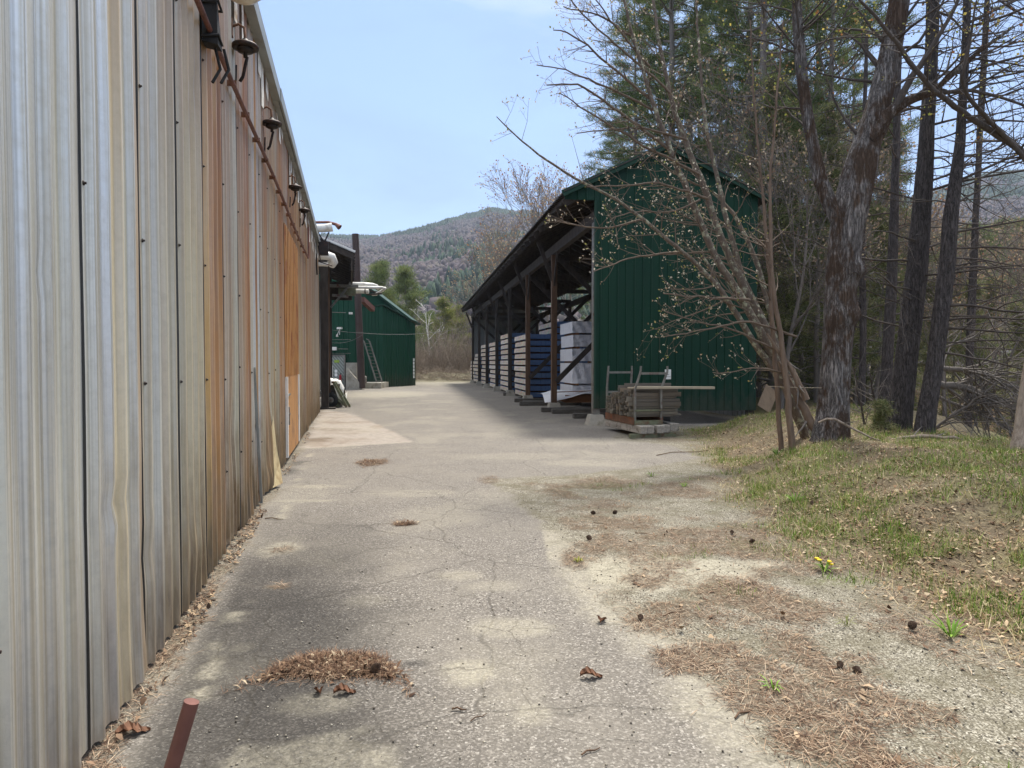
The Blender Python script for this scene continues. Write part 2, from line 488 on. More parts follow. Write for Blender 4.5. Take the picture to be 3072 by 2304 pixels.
pm_ = sc_ * sa[:, None]; sa = _d @ sa; sc_ = (_d @ pm_) / np.maximum(sa, 1e-4)[:, None]
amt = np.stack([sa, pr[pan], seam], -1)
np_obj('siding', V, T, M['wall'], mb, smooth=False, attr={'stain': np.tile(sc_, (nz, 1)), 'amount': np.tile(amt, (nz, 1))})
# roof, eave trim, rear mass
m = MB()
m.hexa([(-9, -4, 6.9), (0.10, -4, 5.40), (0.10, YEND, 5.40), (-9, YEND, 6.9), (-9, -4, 6.98), (0.10, -4, 5.46), (0.10, YEND, 5.46), (-9, YEND, 6.98)])
m.build('roof', M['roof_dark'], mb)
m = MB()
y = -2.0
while y < YEND:
    e = min(YEND + 0.05, y + 3.05)
    o = rs.uniform(-0.008, 0.008)
    m.hexa([(0.105 + o, y, 5.30), (0.135 + o, y, 5.30), (0.135 + o, e, 5.30), (0.105 + o, e, 5.30), (0.105 + o, y, 5.48), (0.135 + o, y, 5.48), (0.135 + o, e, 5.48), (0.105 + o, e, 5.48)])
    m.box(0.02, 0.10, y, e, 5.30, 5.325)
    y = e + 0.012
m.build('eave_trim', M['flash'], mb)
m = MB()
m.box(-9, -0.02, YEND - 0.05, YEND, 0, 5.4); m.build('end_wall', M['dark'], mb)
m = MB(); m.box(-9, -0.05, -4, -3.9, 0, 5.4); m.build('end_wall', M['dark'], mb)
m = MB()
for i in range(46):   # torn white flashing below the eave
    y = 5.6 + i * 0.42 + rs.uniform(-.1, .1)
    if y > 23 or rs.random() < .2: continue
    wd = rs.uniform(0.08, 0.28); z1 = 5.28; z0 = z1 - rs.uniform(0.1, 0.6)
    x = 0.034
    m.prism([(x, y, z1), (x, y, z0 + rs.uniform(0, .1)), (x + .012, y + wd * .4, z0), (x + .01, y + wd * .6, z0 + rs.uniform(.02, .12)), (x, y + wd, z0 + rs.uniform(0, .16)), (x, y + wd, z1)], (0.004, 0, 0))
m.build('torn_flashing', M['peel_white'], mb, kind='stuff')
m = MB()
for k in range(NP):
    y = Y0 + k * PW + 0.05
    for z in (0.75, 1.55, 2.35, 3.15, 3.95):
        if rs.random() < 0.75 and 0.5 < y < YEND:
            m.lathe((0.006, y + rs.uniform(-.02, .02), z + rs.uniform(-.06, .06)), [(0.011, 0), (0.011, 0.004), (0.006, 0.006), (0.006, 0.012), (0.0, 0.012)], 8, 'x')
m.build('screw_heads', M['black_iron'], mb, kind='stuff')
# hatch with orange cover panel and pale jambs
ya, yb = ywall(851), ywall(889)
h = MB()
for k in range(18):
    y = ya + (yb - ya) * k / 18; e = (yb - ya) / 18
    h.box(0.022, 0.034 + 0.012 * (k % 2), y, y + e, 1.42, 3.9)
hd = h.build('cover_panel', simple('orange_panel', S(170, 122, 70), 0.55, 0.1, var=0.3, scale=3, stretch=(1, 3, .12), dirt=S(128, 70, 44)), mb)
for q in ((ya + .02, ya + .12), (yb - .16, yb - .02)):
    h = MB(); h.box(0.021, 0.06, q[0], q[1], 0.1, 1.419); h.build('hatch_jamb', M['white_metal'], mb)
h = MB()
h.box(0.021, 0.04, ya + 0.13, yb - 0.17, 0.08, 1.419)
dr = h.build('hatch_door', simple('orange_door', S(178, 128, 76), 0.6, 0.1, var=0.3, scale=3, stretch=(1, 3, .12), dirt=S(120, 84, 60)), mb)
h = MB()
h.box(0.041, 0.075, ya + 0.16, ya + 0.34, 0.78, 0.81); h.box(0.041, 0.07, ya + 0.2, ya + 0.26, 0.62, 0.92); h.box(0.041, 0.06, ya + 0.15, ya + 0.6, 1.1, 1.13)
h.build('latch', M['grey_steel'], dr)
# bent loose sheet at the foot
h = MB()
yy = ywall(795)
h.add([(0.05, yy, 0.03), (0.17, yy + .35, 0.05), (0.12, yy + .5, .3), (0.03, yy + .1, .62), (0.09, yy + .42, .5), (0.05, yy + .30, .85), (0.04, yy + .5, .95)],
      [(0, 1, 2), (0, 2, 4), (0, 4, 3), (3, 4, 5), (5, 4, 6)])
h.build('bent_sheet', simple('bent_sheet', S(206, 188, 146), 0.5, 0.3, dirt=S(150, 110, 70)), mb)
h = MB(); h.bar((0.045, ywall(768), 0.02), (0.03, ywall(754), 1.6), 0.03, 0.012)
h.build('corner_strip', M['flash'], mb)

# conduit, clamps, junction box
m = MB()
pts = [(0.075, y, 4.12 + 0.02 * math.sin(y * 0.8)) for y in np.linspace(2.0, 17.4, 40)] + [(0.08, 17.5, 4.16), (0.08, 17.55, 4.9)]
m.tube([bl(*p) for p in pts], 0.022, 8)
cd = m.build('conduit', M['rust_pipe'], label='thin rusty conduit running along the ribbed metal wall below its lamps', cat='conduit')
m = MB()
for y in np.arange(2.4, 17, 0.82):
    m.bar(bl(0.02, y, 4.12), bl(0.10, y, 4.12), 0.018, 0.05)
m.build('clamp', M['rust_steel'], cd, kind='stuff')
m = MB()
yb0 = 5.42
m.hexa([bl(0.02, yb0, 4.02), bl(0.13, yb0, 4.0), bl(0.14, yb0 + .13, 4.0), bl(0.02, yb0 + .13, 4.02), bl(0.02, yb0, 4.36), bl(0.12, yb0 + .02, 4.38), bl(0.11, yb0 + .12, 4.38), bl(0.02, yb0 + .13, 4.36)])
for z in (4.05, 4.3):
    m.tube([bl(0.02, yb0 - .008, z), bl(0.135, yb0 - .004, z + .02), bl(0.14, yb0 + .13, z), bl(0.02, yb0 + .138, z)], 0.012, 5)
for dx in (0.1, 0.16):
    m.tube([bl(dx, yb0 + .08, 4.0), bl(dx + .03, yb0 + .1, 3.86), bl(dx - .02, yb0 + .06, 3.74)], 0.012, 5)
m.build('junction_box', M['tire'], label='black taped junction box on the conduit at the top of the metal wall', cat='junction box')

def mk_lamp(y, z, label):
    e = empty('wall_lamp', bl(0, y, z), TH, label, 'lamp', 'rusty lamps under the eave of the metal building')
    e.scale = (.72, .72, .72)
    return e
lam = mk_lamp(6.85, 4.58, 'largest rusty disc lamp under the eave, nearest the black junction box')
m = MB(); m.tube([(0.01, .0, .26), (.10, 0, .30), (.17, 0, .26), (.18, 0, .12)], 0.018, 8); m.box(0.0, 0.03, -.06, .06, .14, .36); m.build('bracket', M['rust_steel'], lam)
m = MB(); m.lathe((.18, 0, 0), [(0.03, .12), (0.05, .09), (0.15, .05), (0.17, .03), (0.165, .0), (0.13, -.01), (0.05, .01)], 18); m.build('shade', M['black_iron'], lam)
m = MB(); m.lathe((.18, 0, 0), [(0.10, -.005), (0.10, -.045), (0.07, -.06), (0.025, -.065), (0.025, -.12), (0, -.12)], 14); m.build('socket', M['black_iron'], lam)
m = MB(); m.tube([(.20, .02, -.1), (.14, .05, -.35), (.10, .08, -.40)], 0.022, 6); m.tube([(.06, .06, -.2), (.05, .07, -.45)], 0.012, 5)
m.build('hanging_cable', M['black_iron'], lam)
for y, z, lb in ((9.1, 4.60, 'second rusty disc lamp along the eave of the metal building'), (12.8, 4.70, 'third rusty disc lamp along the eave of the metal building'),
                 (15.3, 4.82, 'farthest and smallest rusty disc lamp, just before the white floodlight')):
    c = copy_tree(lam); c.location = bl(0, y, z); c['label'] = lb
# big yard light at the top edge of the picture
e = empty('yard_light', bl(0, 5.5, 4.50), TH, 'big pale yard light jutting from the metal wall at the top of the photo', 'lamp')
m = MB()
m.lathe((.27, 0, 0), [(0.02, -.22), (0.085, -.21), (0.11, -.12), (.12, 0), (.115, .12), (.08, .19), (0.0, .215)], 20, 'x')
m.build('lamp_head', M['white_metal'], e)
m = MB(); m.lathe((.30, 0, -.02), [(.10, 0.0), (.10, -.09), (.06, -.11), (0, -.115)], 20); m.build('lens', simple('lens', S(196, 190, 176), 0.3), e)
m = MB(); m.tube([(0.02, 0, .02), (.06, 0, .03), (.1, 0, .01)], .026, 8); m.box(0, .03, -.06, .06, -.05, .09); m.build('bracket', M['black_iron'], e)
# floodlight at the far end
e = empty('floodlight', bl(0, 22.2, 5.72), TH, 'white cylindrical floodlight with a rusty arm at the far end of the metal wall', 'lamp')
m = MB(); m.tube([(0.05, 0, 0), (.3, 0, .02), (.52, 0, .06)], [.12, .12, .135], 14); m.build('housing', M['white_metal'], e)
m = MB(); m.tube([(0, .1, .2), (.4, .08, .22), (.62, .05, .16), (.74, .0, .06)], [.04, .04, .05, .09], 8); m.build('arm', M['rust_pipe'], e)
m = MB(); m.bar((.1, 0, -.12), (.28, 0, -.42), .04, .04); m.bar((.42, 0, -.1), (.28, 0, -.42), .04, .04); m.bar((.1, 0, -.42), (.46, 0, -.42), .05, .05)
m.box(.12, .4, -.1, .1, -.8, -.44); m.tube([(.1, .1, -.5), (.16, .1, -1.0), (.5, .1, -1.1)], .02, 6); m.tube([(.02, .0, -.3), (.06, 0, -1.4)], .025, 6)
m.build('mounting', M['black_iron'], e)

# canopy beyond the end of the wall
e = empty('loading_canopy', bl(0, 25.6, 0), TH, 'dark open canopy with sloping sheet roof beyond the end of the metal wall', 'canopy')
LC = 10.0
m = MB()
for k in range(20):
    x0, x1 = -2.2 + k * .17, -2.2 + (k + 1) * .17
    z = lambda x: 6.05 - 0.40 * (x + .1)
    m.hexa([(x0, 0, z(x0)), (x1, 0, z(x1)), (x1, LC, z(x1) ), (x0, LC, z(x0)), (x0, 0, z(x0) + .05), (x1, 0, z(x1) + .05), (x1, LC, z(x1) + .05), (x0, LC, z(x0) + .05)])
m.build('roof', simple('bright_roof', S(206, 208, 208), 0.4, 0.3), e)
m = MB()
for k in range(13):
    y = .06 + k * .81
    m.bar((-2.2, y, 6.76), (1.18, y, 5.41), .07, .22)
m.build('rafter', M['black_wood'], e, kind='stuff')
m = MB(); m.bar((-.25, -.02, 6.16), (1.22, -.02, 5.575), .03, .06); m.build('edge_trim', M['white_metal'], e)
m = MB(); m.box(1.06, 1.12, 0.0, LC, 4.9, 5.32); m.box(-2, 1.1, LC - .1, LC, 4.7, 5.6); m.build('fascia', M['black_wood'], e)
for (x, y, wd, nm, mt) in ((0.0, 0.2, .26, 'post', 'black_wood'), (0.10, 1.0, .2, 'post', 'brown_wood'), (0.05, 5.4, .2, 'post', 'black_wood')):
    m = MB(); m.box(x, x + wd, y, y + wd, 0.02, 5.9 if y < 2 else 5.3)
    if y < .5: m.box(x - .06, x + .5, y - .1, y + .4, 0, .05)
    m.build(nm, M[mt], e)
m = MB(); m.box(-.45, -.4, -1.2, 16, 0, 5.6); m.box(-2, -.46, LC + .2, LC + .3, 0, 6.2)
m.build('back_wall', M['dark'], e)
m = MB(); m.box(0.2, 1.35, 4.0, 4.12, 4.72, 4.84); m.bar((.25, 4.06, 3.9), (.9, 4.06, 4.7), .08, .08); m.bar((.3, 4.06, 4.4), (.95, 4.06, 4.35), .1, .1)
m.build('bracket', M['grey_steel'], e)
m = MB(); m.box(.55, 1.25, 4.3, 4.5, 4.42, 4.7); m.build('crossbeam', M['green_steel'], e)

# insulated pipes
def pipe(name, pts, r, label, mat='white_metal', n=12, group='white insulated pipes by the canopy'):
    m = MB(); m.tube(pts, r, n)
    return m.build(name, M[mat], label=label, cat='pipe', group=group)
pipe('insulated_pipe', [W(1048, 852, 30), W(1090, 853, 30), W(1118, 855, 30.2), W(1130, 859, 30.6), W(1134, 864, 31)], .085, 'uppermost white insulated pipe sticking out past the canopy, with a rounded end')
pipe('insulated_pipe', [W(1040, 862, 29.5), W(1100, 862.5, 29.5), W(1145, 863, 29.5), W(1155, 865, 29.6), W(1150, 870, 29.8), W(1128, 883, 30.2), W(1118, 884, 30.4)], .06, 'longest white insulated pipe, bent back at its end beyond the canopy')
p3 = pipe('insulated_pipe', [W(1052, 873, 29.8), W(1080, 873, 29.8), W(1106, 874, 29.8)], .10, 'short thick white pipe lowest of the cluster under the canopy edge')
m = MB(); m.tube([W(1094, 873.5, 29.8), W(1099, 873.7, 29.8)], .108, 14); m.build('joint_band', M['grey_steel'], p3)
m = MB(); m.bar(W(1100, 884, 30), W(1146, 881, 30), .08, .06); m.bar(W(1062, 866, 30.3), W(1140, 878, 30.3), .3, .05)
m.build('pipe_rack', M['black_wood'], label='dark steel rack carrying the white pipes past the canopy', cat='pipe rack')
pe = pipe('insulated_pipe', [bl(-.1, 24.1, 5.19), bl(.28, 24.1, 5.19), bl(.45, 24.15, 5.14), bl(.5, 24.2, 5.0), bl(.42, 24.3, 4.92)], .15, 'fat white elbow pipe coming out of the end of the metal wall')
m = MB(); m.tube([bl(-.1, 24.12, 4.9), bl(.33, 24.12, 4.9)], .07, 10); m.build('lower_run', M['white_metal'], pe)

# things standing under the canopy
e = empty('tarp_bundle', W(1000, 1222, 26.4), 0, 'white tarpaulin bundle standing by the dark canopy post', 'tarp')
e.location.z = 0
nv = 14; V = []; 
for i in range(nv):
    for j in range(nv):
        a, b = i / (nv - 1), j / (nv - 1)
        x = -.45 + .9 * a; y = -.3 + .6 * b
        edge = max(abs(a - .5), abs(b - .5)) * 2
        z = 1.12 - .18 * a - (.45 + .25 * math.sin(a * 9 + b * 7)) * max(0, edge - .55) / .45 + .05 * math.sin(a * 13) * math.cos(b * 11)
        V.append((x, y, z))
T = [(i * nv + j, (i + 1) * nv + j, (i + 1) * nv + j + 1, i * nv + j + 1) for i in range(nv - 1) for j in range(nv - 1)]
np_obj('tarp_sheet', V, T, M['white_metal'], e, smooth=True)
m = MB(); m.box(-.36, .3, -.22, .22, .0, .86); m.build('crate', M['dark_timber'], e)
a0 = W(1022, 1223, 26.0); a0.z = 0
e = empty('sawhorse', a0, rad(10), 'worn wooden sawhorse frame leaning by the white tarpaulin', 'sawhorse')
for q in ((-.25, 0, .95, .22, -.05, .02), (-.2, .2, .93, .33, .1, .02), (-.22, .1, .5, -.1, .1, .02), (-.28, .05, .45, .2, -.02, .06)):
    m = MB(); m.bar((q[0], q[1], q[2]), (q[3], q[4], q[5]), .06, .09); m.build('leg', M['green_steel'], e)
m = MB(); m.bar((-.28, -.05, .93), (-.2, .35, .93), .08, .08); m.build('beam', M['brown_wood'], e)
m = MB()
m.lathe((0, 0, 0), [(.12, -.06), (.23, -.07), (.27, -.03), (.27, .03), (.23, .07), (.12, .06)], 18, 'y')
o = m.build('spare_wheel', M['tire'], label='black rubber wheel in the shade beside the canopy post', cat='wheel'); o.location = W(993, 1200, 26.0); o.location.z = .28
m = MB(); m.lathe((0, 0, 0), [(0.02, -.05), (.13, -.05), (.13, .05), (0.02, .05)], 14, 'y'); m.build('hub', M['grey_steel'], o)

# ------------------------------------------------------------------ lumber shed on the right
SO = Vector((2.22, 18.7, 0)); SR = math.atan2(0.1367, 0.9906)
def sl(x, y, z):
    c, s = math.cos(SR), math.sin(SR)
    return Vector((SO.x + x * c - y * s, SO.y + x * s + y * c, z))
sh = empty('lumber_shed', SO, SR, 'open-sided green metal lumber shed with a gable end and dark timber posts', 'shed')
BAY, SL, WS = 5.64, 41.0, 4.43
RX, RZ, ex0, ez0, ex1 = 1.845, 7.37, -0.93, 6.03, 4.78
kl, kr = (RZ - ez0) / (RX - ex0), 0.47
rz = lambda x: RZ - (kl * (RX - x) if x < RX else kr * (x - RX))
def ribbed(m, x0, x1, yq, zlo, zhi, pitch=.23, axis='x', out=-1, rib=.022):
    """sheet metal with raised ribs; zlo/zhi are functions of the running coordinate"""
    x = x0
    cols = [x0]
    while x < x1 - .001:
        cols += [c for c in (x + pitch * .42, x + pitch * .46, x + pitch * .56, x + pitch * .60) if c < x1]; x += pitch
    cols += [x1]
    hs = []
    for c in cols:
        q = ((c - x0) % pitch) / pitch
        hs.append(rib if .45 < q < .57 else 0.0)
    vs = []
    for c, h_ in zip(cols, hs):
        d = yq + out * h_
        for z in (zlo(c), zhi(c)):
            vs.append((c, d, z) if axis == 'x' else (d, c, z))
    m.add(vs, [(2 * i, 2 * i + 2, 2 * i + 3, 2 * i + 1) for i in range(len(cols) - 1)])
m = MB()
ribbed(m, -0.03, WS, -.06, lambda x: .45 if x < 1.6 else .36, lambda x: rz(x) - .06)
ribbed(m, ex0 + .06, -0.031, -.06, lambda x: 5.88, lambda x: rz(x) - .06)
m.box(-.03, WS, -.055, -.02, .47, 5.9)
m.prism([(ex0 + .1, -.055, 5.9), (WS, -.055, 5.9), (WS, -.055, rz(WS) - .1), (RX, -.055, RZ - .1), (ex0 + .1, -.055, max(5.901, rz(ex0 + .1) - .1))], (0, .03, 0))
m.build('gable_wall', M['green'], sh)
m = MB()
for z in (.7, 1.9, 3.1, 4.3, 5.5):
    for k in range(19):
        x = .03 + k * .23 + rs.uniform(-.004, .004)
        m.lathe((x, -.06, z + rs.uniform(-.01, .01)), [(.011, 0), (.011, -.005), (.006, -.008), (0, -.008)], 6, 'y')
m.build('screw_heads', M['green_trim'], sh, kind='stuff')
m = MB(); m.box(-.075, -.031, -.09, .0, .45, 5.88); m.bar((ex0 - .02, -.2, ez0 - .03), (RX, -.2, RZ - .02), .05, .16); m.bar((RX, -.2, RZ - .02), (ex1, -.2, rz(ex1) - .02), .05, .16)
m.build('corner_trim', M['green_trim'], sh)
m = MB()   # roof : thin corrugated sheet, ribs run down the slope
y = -.26; k = 0
while y < SL:
    y2 = min(SL, y + .19)
    h_ = .022 if k % 2 else 0
    for (xa, za, xb, zb) in ((ex0, ez0, RX, RZ), (RX, RZ, ex1, rz(ex1))):
        m.hexa([(xa, y, za + h_), (xb, y, zb + h_), (xb, y2, zb + h_), (xa, y2, za + h_), (xa, y, za + .03 + h_), (xb, y, zb + .03 + h_), (xb, y2, zb + .03 + h_), (xa, y2, za + .03 + h_)])
    y = y2; k += 1
m.build('roof', M['roof_dark'], sh)
m = MB()   # purlins
for x in (-.8, -.35, .1, .55, 1.0, 1.45, 2.3, 2.8, 3.3, 3.8, 4.3):
    m.box(x, x + .05, .0, SL - .1, rz(x) - .17, rz(x) - .045)
m.build('purlins', M['black_wood'], sh, kind='stuff')
m = MB()   # rafters with protruding tails
for k in range(int(SL / .94)):
    y = .05 + k * .94
    m.bar((ex0 + .06, y, rz(ex0 + .06) - .26), (RX, y, RZ - .26), .05, .17); m.bar((RX, y, RZ - .26), (WS, y, rz(WS) - .26), .05, .17)
m.build('rafters', M['black_wood'], sh, kind='stuff')
m = MB(); m.box(-.08, .10, .02, SL - .6, 5.32, 5.62); m.box(WS - .2, WS - .05, .02, SL - .6, 4.9, 5.2); m.build('header_beam', M['black_wood'], sh)
for k in range(8):
    y = k * BAY
    m = MB(); m.box(-.09, .09, y - .02, y + .17, .24, 5.32)
    po = m.build('post', M['brown_wood'] if k < 3 else M['black_wood'], sh)
    if k == 0: po.data.materials[0] = M['grey_steel']
    m = MB(); m.hexa([(-.24, y - .16, 0), (.24, y - .16, 0), (.24, y + .32, 0), (-.24, y + .32, 0), (-.17, y - .1, .28), (.17, y - .1, .28), (.17, y + .25, .28), (-.17, y + .25, .28)])
    m.build('pier', M['concrete'], po)
    if k:
        m = MB(); m.bar((-.05, y + .07, 4.45), (-.55, y + .07, 5.75), .05, .13); m.bar((-.02, y + .02, 4.3), (-.04, y - .75, 5.5), .05, .12)
        m.build('knee_brace', M['black_wood'], po)
        m = MB(); m.bar((.05, y - .08, 1.0), (4.2, y - .08, 5.15), .06, .17); m.bar((4.3, y - .16, 1.2), (.1, y - .16, 5.2), .06, .17)
        m.bar((-.1, y + .2, 5.25), (4.4, y + .2, 5.25), .06, .2); m.bar((1.845, y + .2, 5.3), (1.845, y + .2, 7.1), .08, .12)
        m.build('cross_brace', M['black_wood'], sh)
    m = MB(); m.box(WS - .2, WS - .04, y, y + .16, 0, 5.1); m.build('rear_post', M['black_wood'], sh)
m = MB()
ribbed(m, .0, SL - .6, WS, lambda y: .1, lambda y: (5.9 if y < 3 else 3.3 + .7 * math.sin(y * .37) if y < 34 else 5.7), .3, 'y', 1)
m.build('rear_wall', M['grey_siding'], sh)
m = MB()
ribbed(m, 0, WS, SL - .9, lambda x: .2, lambda x: rz(x) - .12, .25, 'x', -1)
m.build('far_end_wall', M['grey_siding'], sh)

# paper notice on the gable
e = empty('notice', sl(1.93, -.09, 1.34), SR, 'small white paper notice with two lines of print on the green gable', 'sign')
m = MB(); m.box(-.085, .085, -.004, 0, -.13, .13); m.build('sheet', M['paper'], e)
def text(body, size, loc, parent, mat, name='lettering'):
    cu = bpy.data.curves.new(name, 'FONT'); cu.body = body; cu.size = size; cu.align_x = 'CENTER'; cu.extrude = .0005
    o = bpy.data.objects.new(name, cu); col.objects.link(o)
    bpy.context.view_layer.update()
    dg = bpy.context.evaluated_depsgraph_get()
    me = bpy.data.meshes.new_from_object(o.evaluated_get(dg))
    bpy.data.objects.remove(o)
    me.materials.clear(); me.materials.append(mat)
    r = bpy.data.objects.new(name, me); col.objects.link(r)
    r.parent = parent; r.location = loc; r.rotation_euler = (math.pi / 2, 0, 0)
    return r
text('NO', .045, (0, -.0055, -.02), e, M['ink']); text('SMOKING', .034, (0, -.0055, -.075), e, M['ink'])

# ------------------------------------------------------------------ lumber packs
def pack_mats():
    t = NT('blue_wrap')
    v = t.map(t.co(), (1.3, 1, .8))
    f = t.noise(v, 4, 5, .6); r = t.objrand()
    c = t.ramp(r, [(0, S(92, 118, 156)), (.5, S(80, 106, 148)), (1, S(106, 130, 162))])
    c = t.mix(t.rng(f, .5, .7, 0, .35), c, S(92, 112, 142))
    c = t.mix(t.rng(t.noise(t.map(t.co(), (9, 1, 1)), 1.6, 3), .58, .66, 0, .5), c, S(36, 50, 84))
    t.bump(t.noise(v, 7, 4, .6, 1.0), .5, .03)
    b = t.fin(c, .45, 0, .4)
    t = NT('pale_board_ends')
    q = t.co(); xyz = t.sep(q)
    r = t.objrand()
    c = t.ramp(r, [(0, S(212, 202, 182)), (.5, S(198, 186, 164)), (.8, S(220, 212, 196)), (1, S(192, 188, 176))])
    bv = t.vor(t.map(q, (0, 2.6, 7)), 1, 'F1', 'Color')
    c = t.mix(.16, c, bv, 'OVERLAY')
    k = t.vor(t.map(q, (0, 1.9, 5.2)), 1, 'F1', 'Distance')
    c = t.mix(t.rng(k, .06, .16, .85, 0), c, S(72, 54, 40))
    c = t.mix(t.rng(t.noise(q, 5, 5), .52, .7, 0, .4), c, S(140, 122, 100))
    return b, t.fin(c, .85)
M['blue'], M['ends'] = pack_mats()
def mk_pack(wx, ly, h):
    e = empty('lumber_pack', (0, 0, 0), SR)
    m = MB(); m.box(0.012, wx, 0, ly, 0, h)
    m.build('wrap', M['blue'], e, bevel=.012)
    m = MB()
    n = 9
    for k in range(n):
        a, b = ly * k / n, ly * (k + 1) / n
        o_ = rs.uniform(-.012, .008)
        m.box(o_, .0115, a + .004, b - .004, .006, h * .5 - .002); m.box(rs.uniform(-.012, .008), .0115, a + .004, b - .004, h * .5 + .002, h - .006)
    m.build('board_ends', M['ends'], e)
    for yy in (.25, ly * .5, ly - .3):
        m = MB(); m.box(.02, wx - .02, yy, yy + .09, -.07, -.001); m.build('spacer', M['brown_wood'], e)
    return e
ordn = ['lowest', 'second', 'third', 'fourth', 'fifth', 'sixth', 'seventh', 'eighth', 'ninth', 'tenth', 'eleventh', 'twelfth']
packA = mk_pack(1.1, 3.7, .205)
packB = mk_pack(2.9, 3.7, .205)
firstA = firstB = True
snames = {2: 'nearest road-edge stack', 3: 'second road-edge stack', 4: 'third road-edge stack', 5: 'fourth road-edge stack', 6: 'fifth road-edge stack', 7: 'farthest road-edge stack'}
for k, nl in ((2, 10), (3, 11), (4, 10), (5, 10), (6, 8), (6.6, 6)):
    for i in range(nl):
        o = packA if firstA else copy_tree(packA)
        firstA = False
        y = k * BAY + (.45 if k < 6.5 else 1.1); 
        o.location = sl(.02 + rs.uniform(-.03, .03), y + rs.uniform(-.05, .05), .17 + i * .277)
        o.rotation_euler = (0, 0, SR + rs.uniform(-.006, .006))
        pos = 'top' if i == nl - 1 else ordn[i] + (' from the ground' if i else '')
        tag(o, f'blue-wrapped lumber pack, {pos} in the {snames[min(7, math.ceil(k))]}', 'lumber pack', 'blue-wrapped lumber packs stacked in the shed')
for i in range(12):
    o = packB if firstB else copy_tree(packB)
    firstB = False
    o.location = sl(1.2 + rs.uniform(-.03, .03), 2 * BAY + .55, .17 + i * .277)
    pos = 'top' if i == 11 else ordn[i] + (' from the ground' if i else '')
    tag(o, f'wide blue-wrapped lumber pack, {pos} in the tall inner stack behind white packs', 'lumber pack', 'blue-wrapped lumber packs stacked in the shed')

# white-wrapped packs : crumpled sheet over boards
t = NT('white_wrap')
t.bump(t.noise(t.map(t.co(), (1.6, 1, .5)), 5, 4, .55, 1.2), .9, .06)
M['wwrap'] = t.fin(t.mix(t.rng(t.noise(t.co(), 3, 4), .5, .7, 0, .3), S(226, 226, 228), S(186, 188, 194)), .45)
zz = .5
for i, h in enumerate((.30, .76, .46, .44, .42)):
    e = empty('lumber_pack', sl(1.12 + rs.uniform(-.04, .04) - (.05 if i == 1 else 0), 7.7, zz), SR,
              'white-wrapped lumber pack, %s of the crumpled white stack beside the green gable' % ('lowest', 'tall second', 'third', 'fourth', 'topmost')[i], 'lumber pack', 'white-wrapped lumber packs in the shed')
    nx, nzv = 26, 8
    V, T = [], []
    for a in range(nx):
        for b in range(nzv):
            x = 2.4 * a / (nx - 1); z = h * b / (nzv - 1)
            V.append((x, -.04 + .034 * math.sin(a * 1.7 + b * .6 + i) + .028 * math.sin(a * 3.1 - b * 1.3 + i * 2) + .02 * math.sin(a * 5.3 + b * 2.1), z))
    T = [(a * nzv + b, (a + 1) * nzv + b, (a + 1) * nzv + b + 1, a * nzv + b + 1) for a in range(nx - 1) for b in range(nzv - 1)]
    b0 = len(V)
    V += [(0, 2.2, 0), (0, 2.2, h), (2.4, 2.2, h), (2.4, 2.2, 0)]
    q = MB(); q.v = [tuple(p) for p in V]; q.f = T + [(0, nzv - 1, b0 + 1, b0), (nzv - 1, (nx - 1) * nzv + nzv - 1, b0 + 2, b0 + 1), ((nx - 1) * nzv, b0 + 3, b0 + 2, nx * nzv - 1)]; q.sm = [True] * len(T) + [False] * 3
    q.build('wrap', M['wwrap'], e)
    for xx in (.15, 1.1, 2.1):
        m = MB(); m.box(xx, xx + .1, -.02, 2.1, -.08, -.001); m.build('spacer', M['brown_board'], e)
    zz += h + .075
# low board stack with a white cover sheet
for i in range(5):
    m = MB()
    m.box(0, 1.9, 0, 1.6, 0, .042)
    o = m.build('board_layer', M['brown_board'], label='brown board layer, %s in the low stack under the loose white sheet' % ('lowest', 'second', 'middle', 'fourth', 'top')[i], cat='board', group='brown boards in the low stack')
    o.location = sl(.42 + rs.uniform(-.06, .05), 6.0 + rs.uniform(-.06, .06), .26 + i * .055); o.rotation_euler = (0, 0, SR + rs.uniform(-.03, .03))
V = []; nv = 22
for a in range(nv):
    for b in range(10):
        u_, v_ = a / (nv - 1), b / 9
        x = -.3 + 2.7 * u_; y = 5.8 + 2.0 * v_
        z = .62 - .10 * math.exp(-((u_ - .0) / .2) ** 2) + .03 * math.sin(u_ * 14 + v_ * 4) - (.16 + .10 * math.sin(u_ * 7 + 1)) * max(0, 1 - v_ * 5)
        V.append(tuple(sl(x, y, z)))
T = [(a * 10 + b, (a + 1) * 10 + b, (a + 1) * 10 + b + 1, a * 10 + b + 1) for a in range(nv - 1) for b in range(9)]
tag(np_obj('cover_sheet', V, T, M['wwrap'], smooth=True), 'loose white plastic sheet sagging over the low brown boards in the shed', 'sheet')
m = MB(); m.bar(sl(.1, 5.9, .63), sl(2.2, 6.2, .68), .1, .03)
m.build('loose_board', M['brown_board'], label='reddish brown board lying on the loose white sheet in the shed', cat='board')

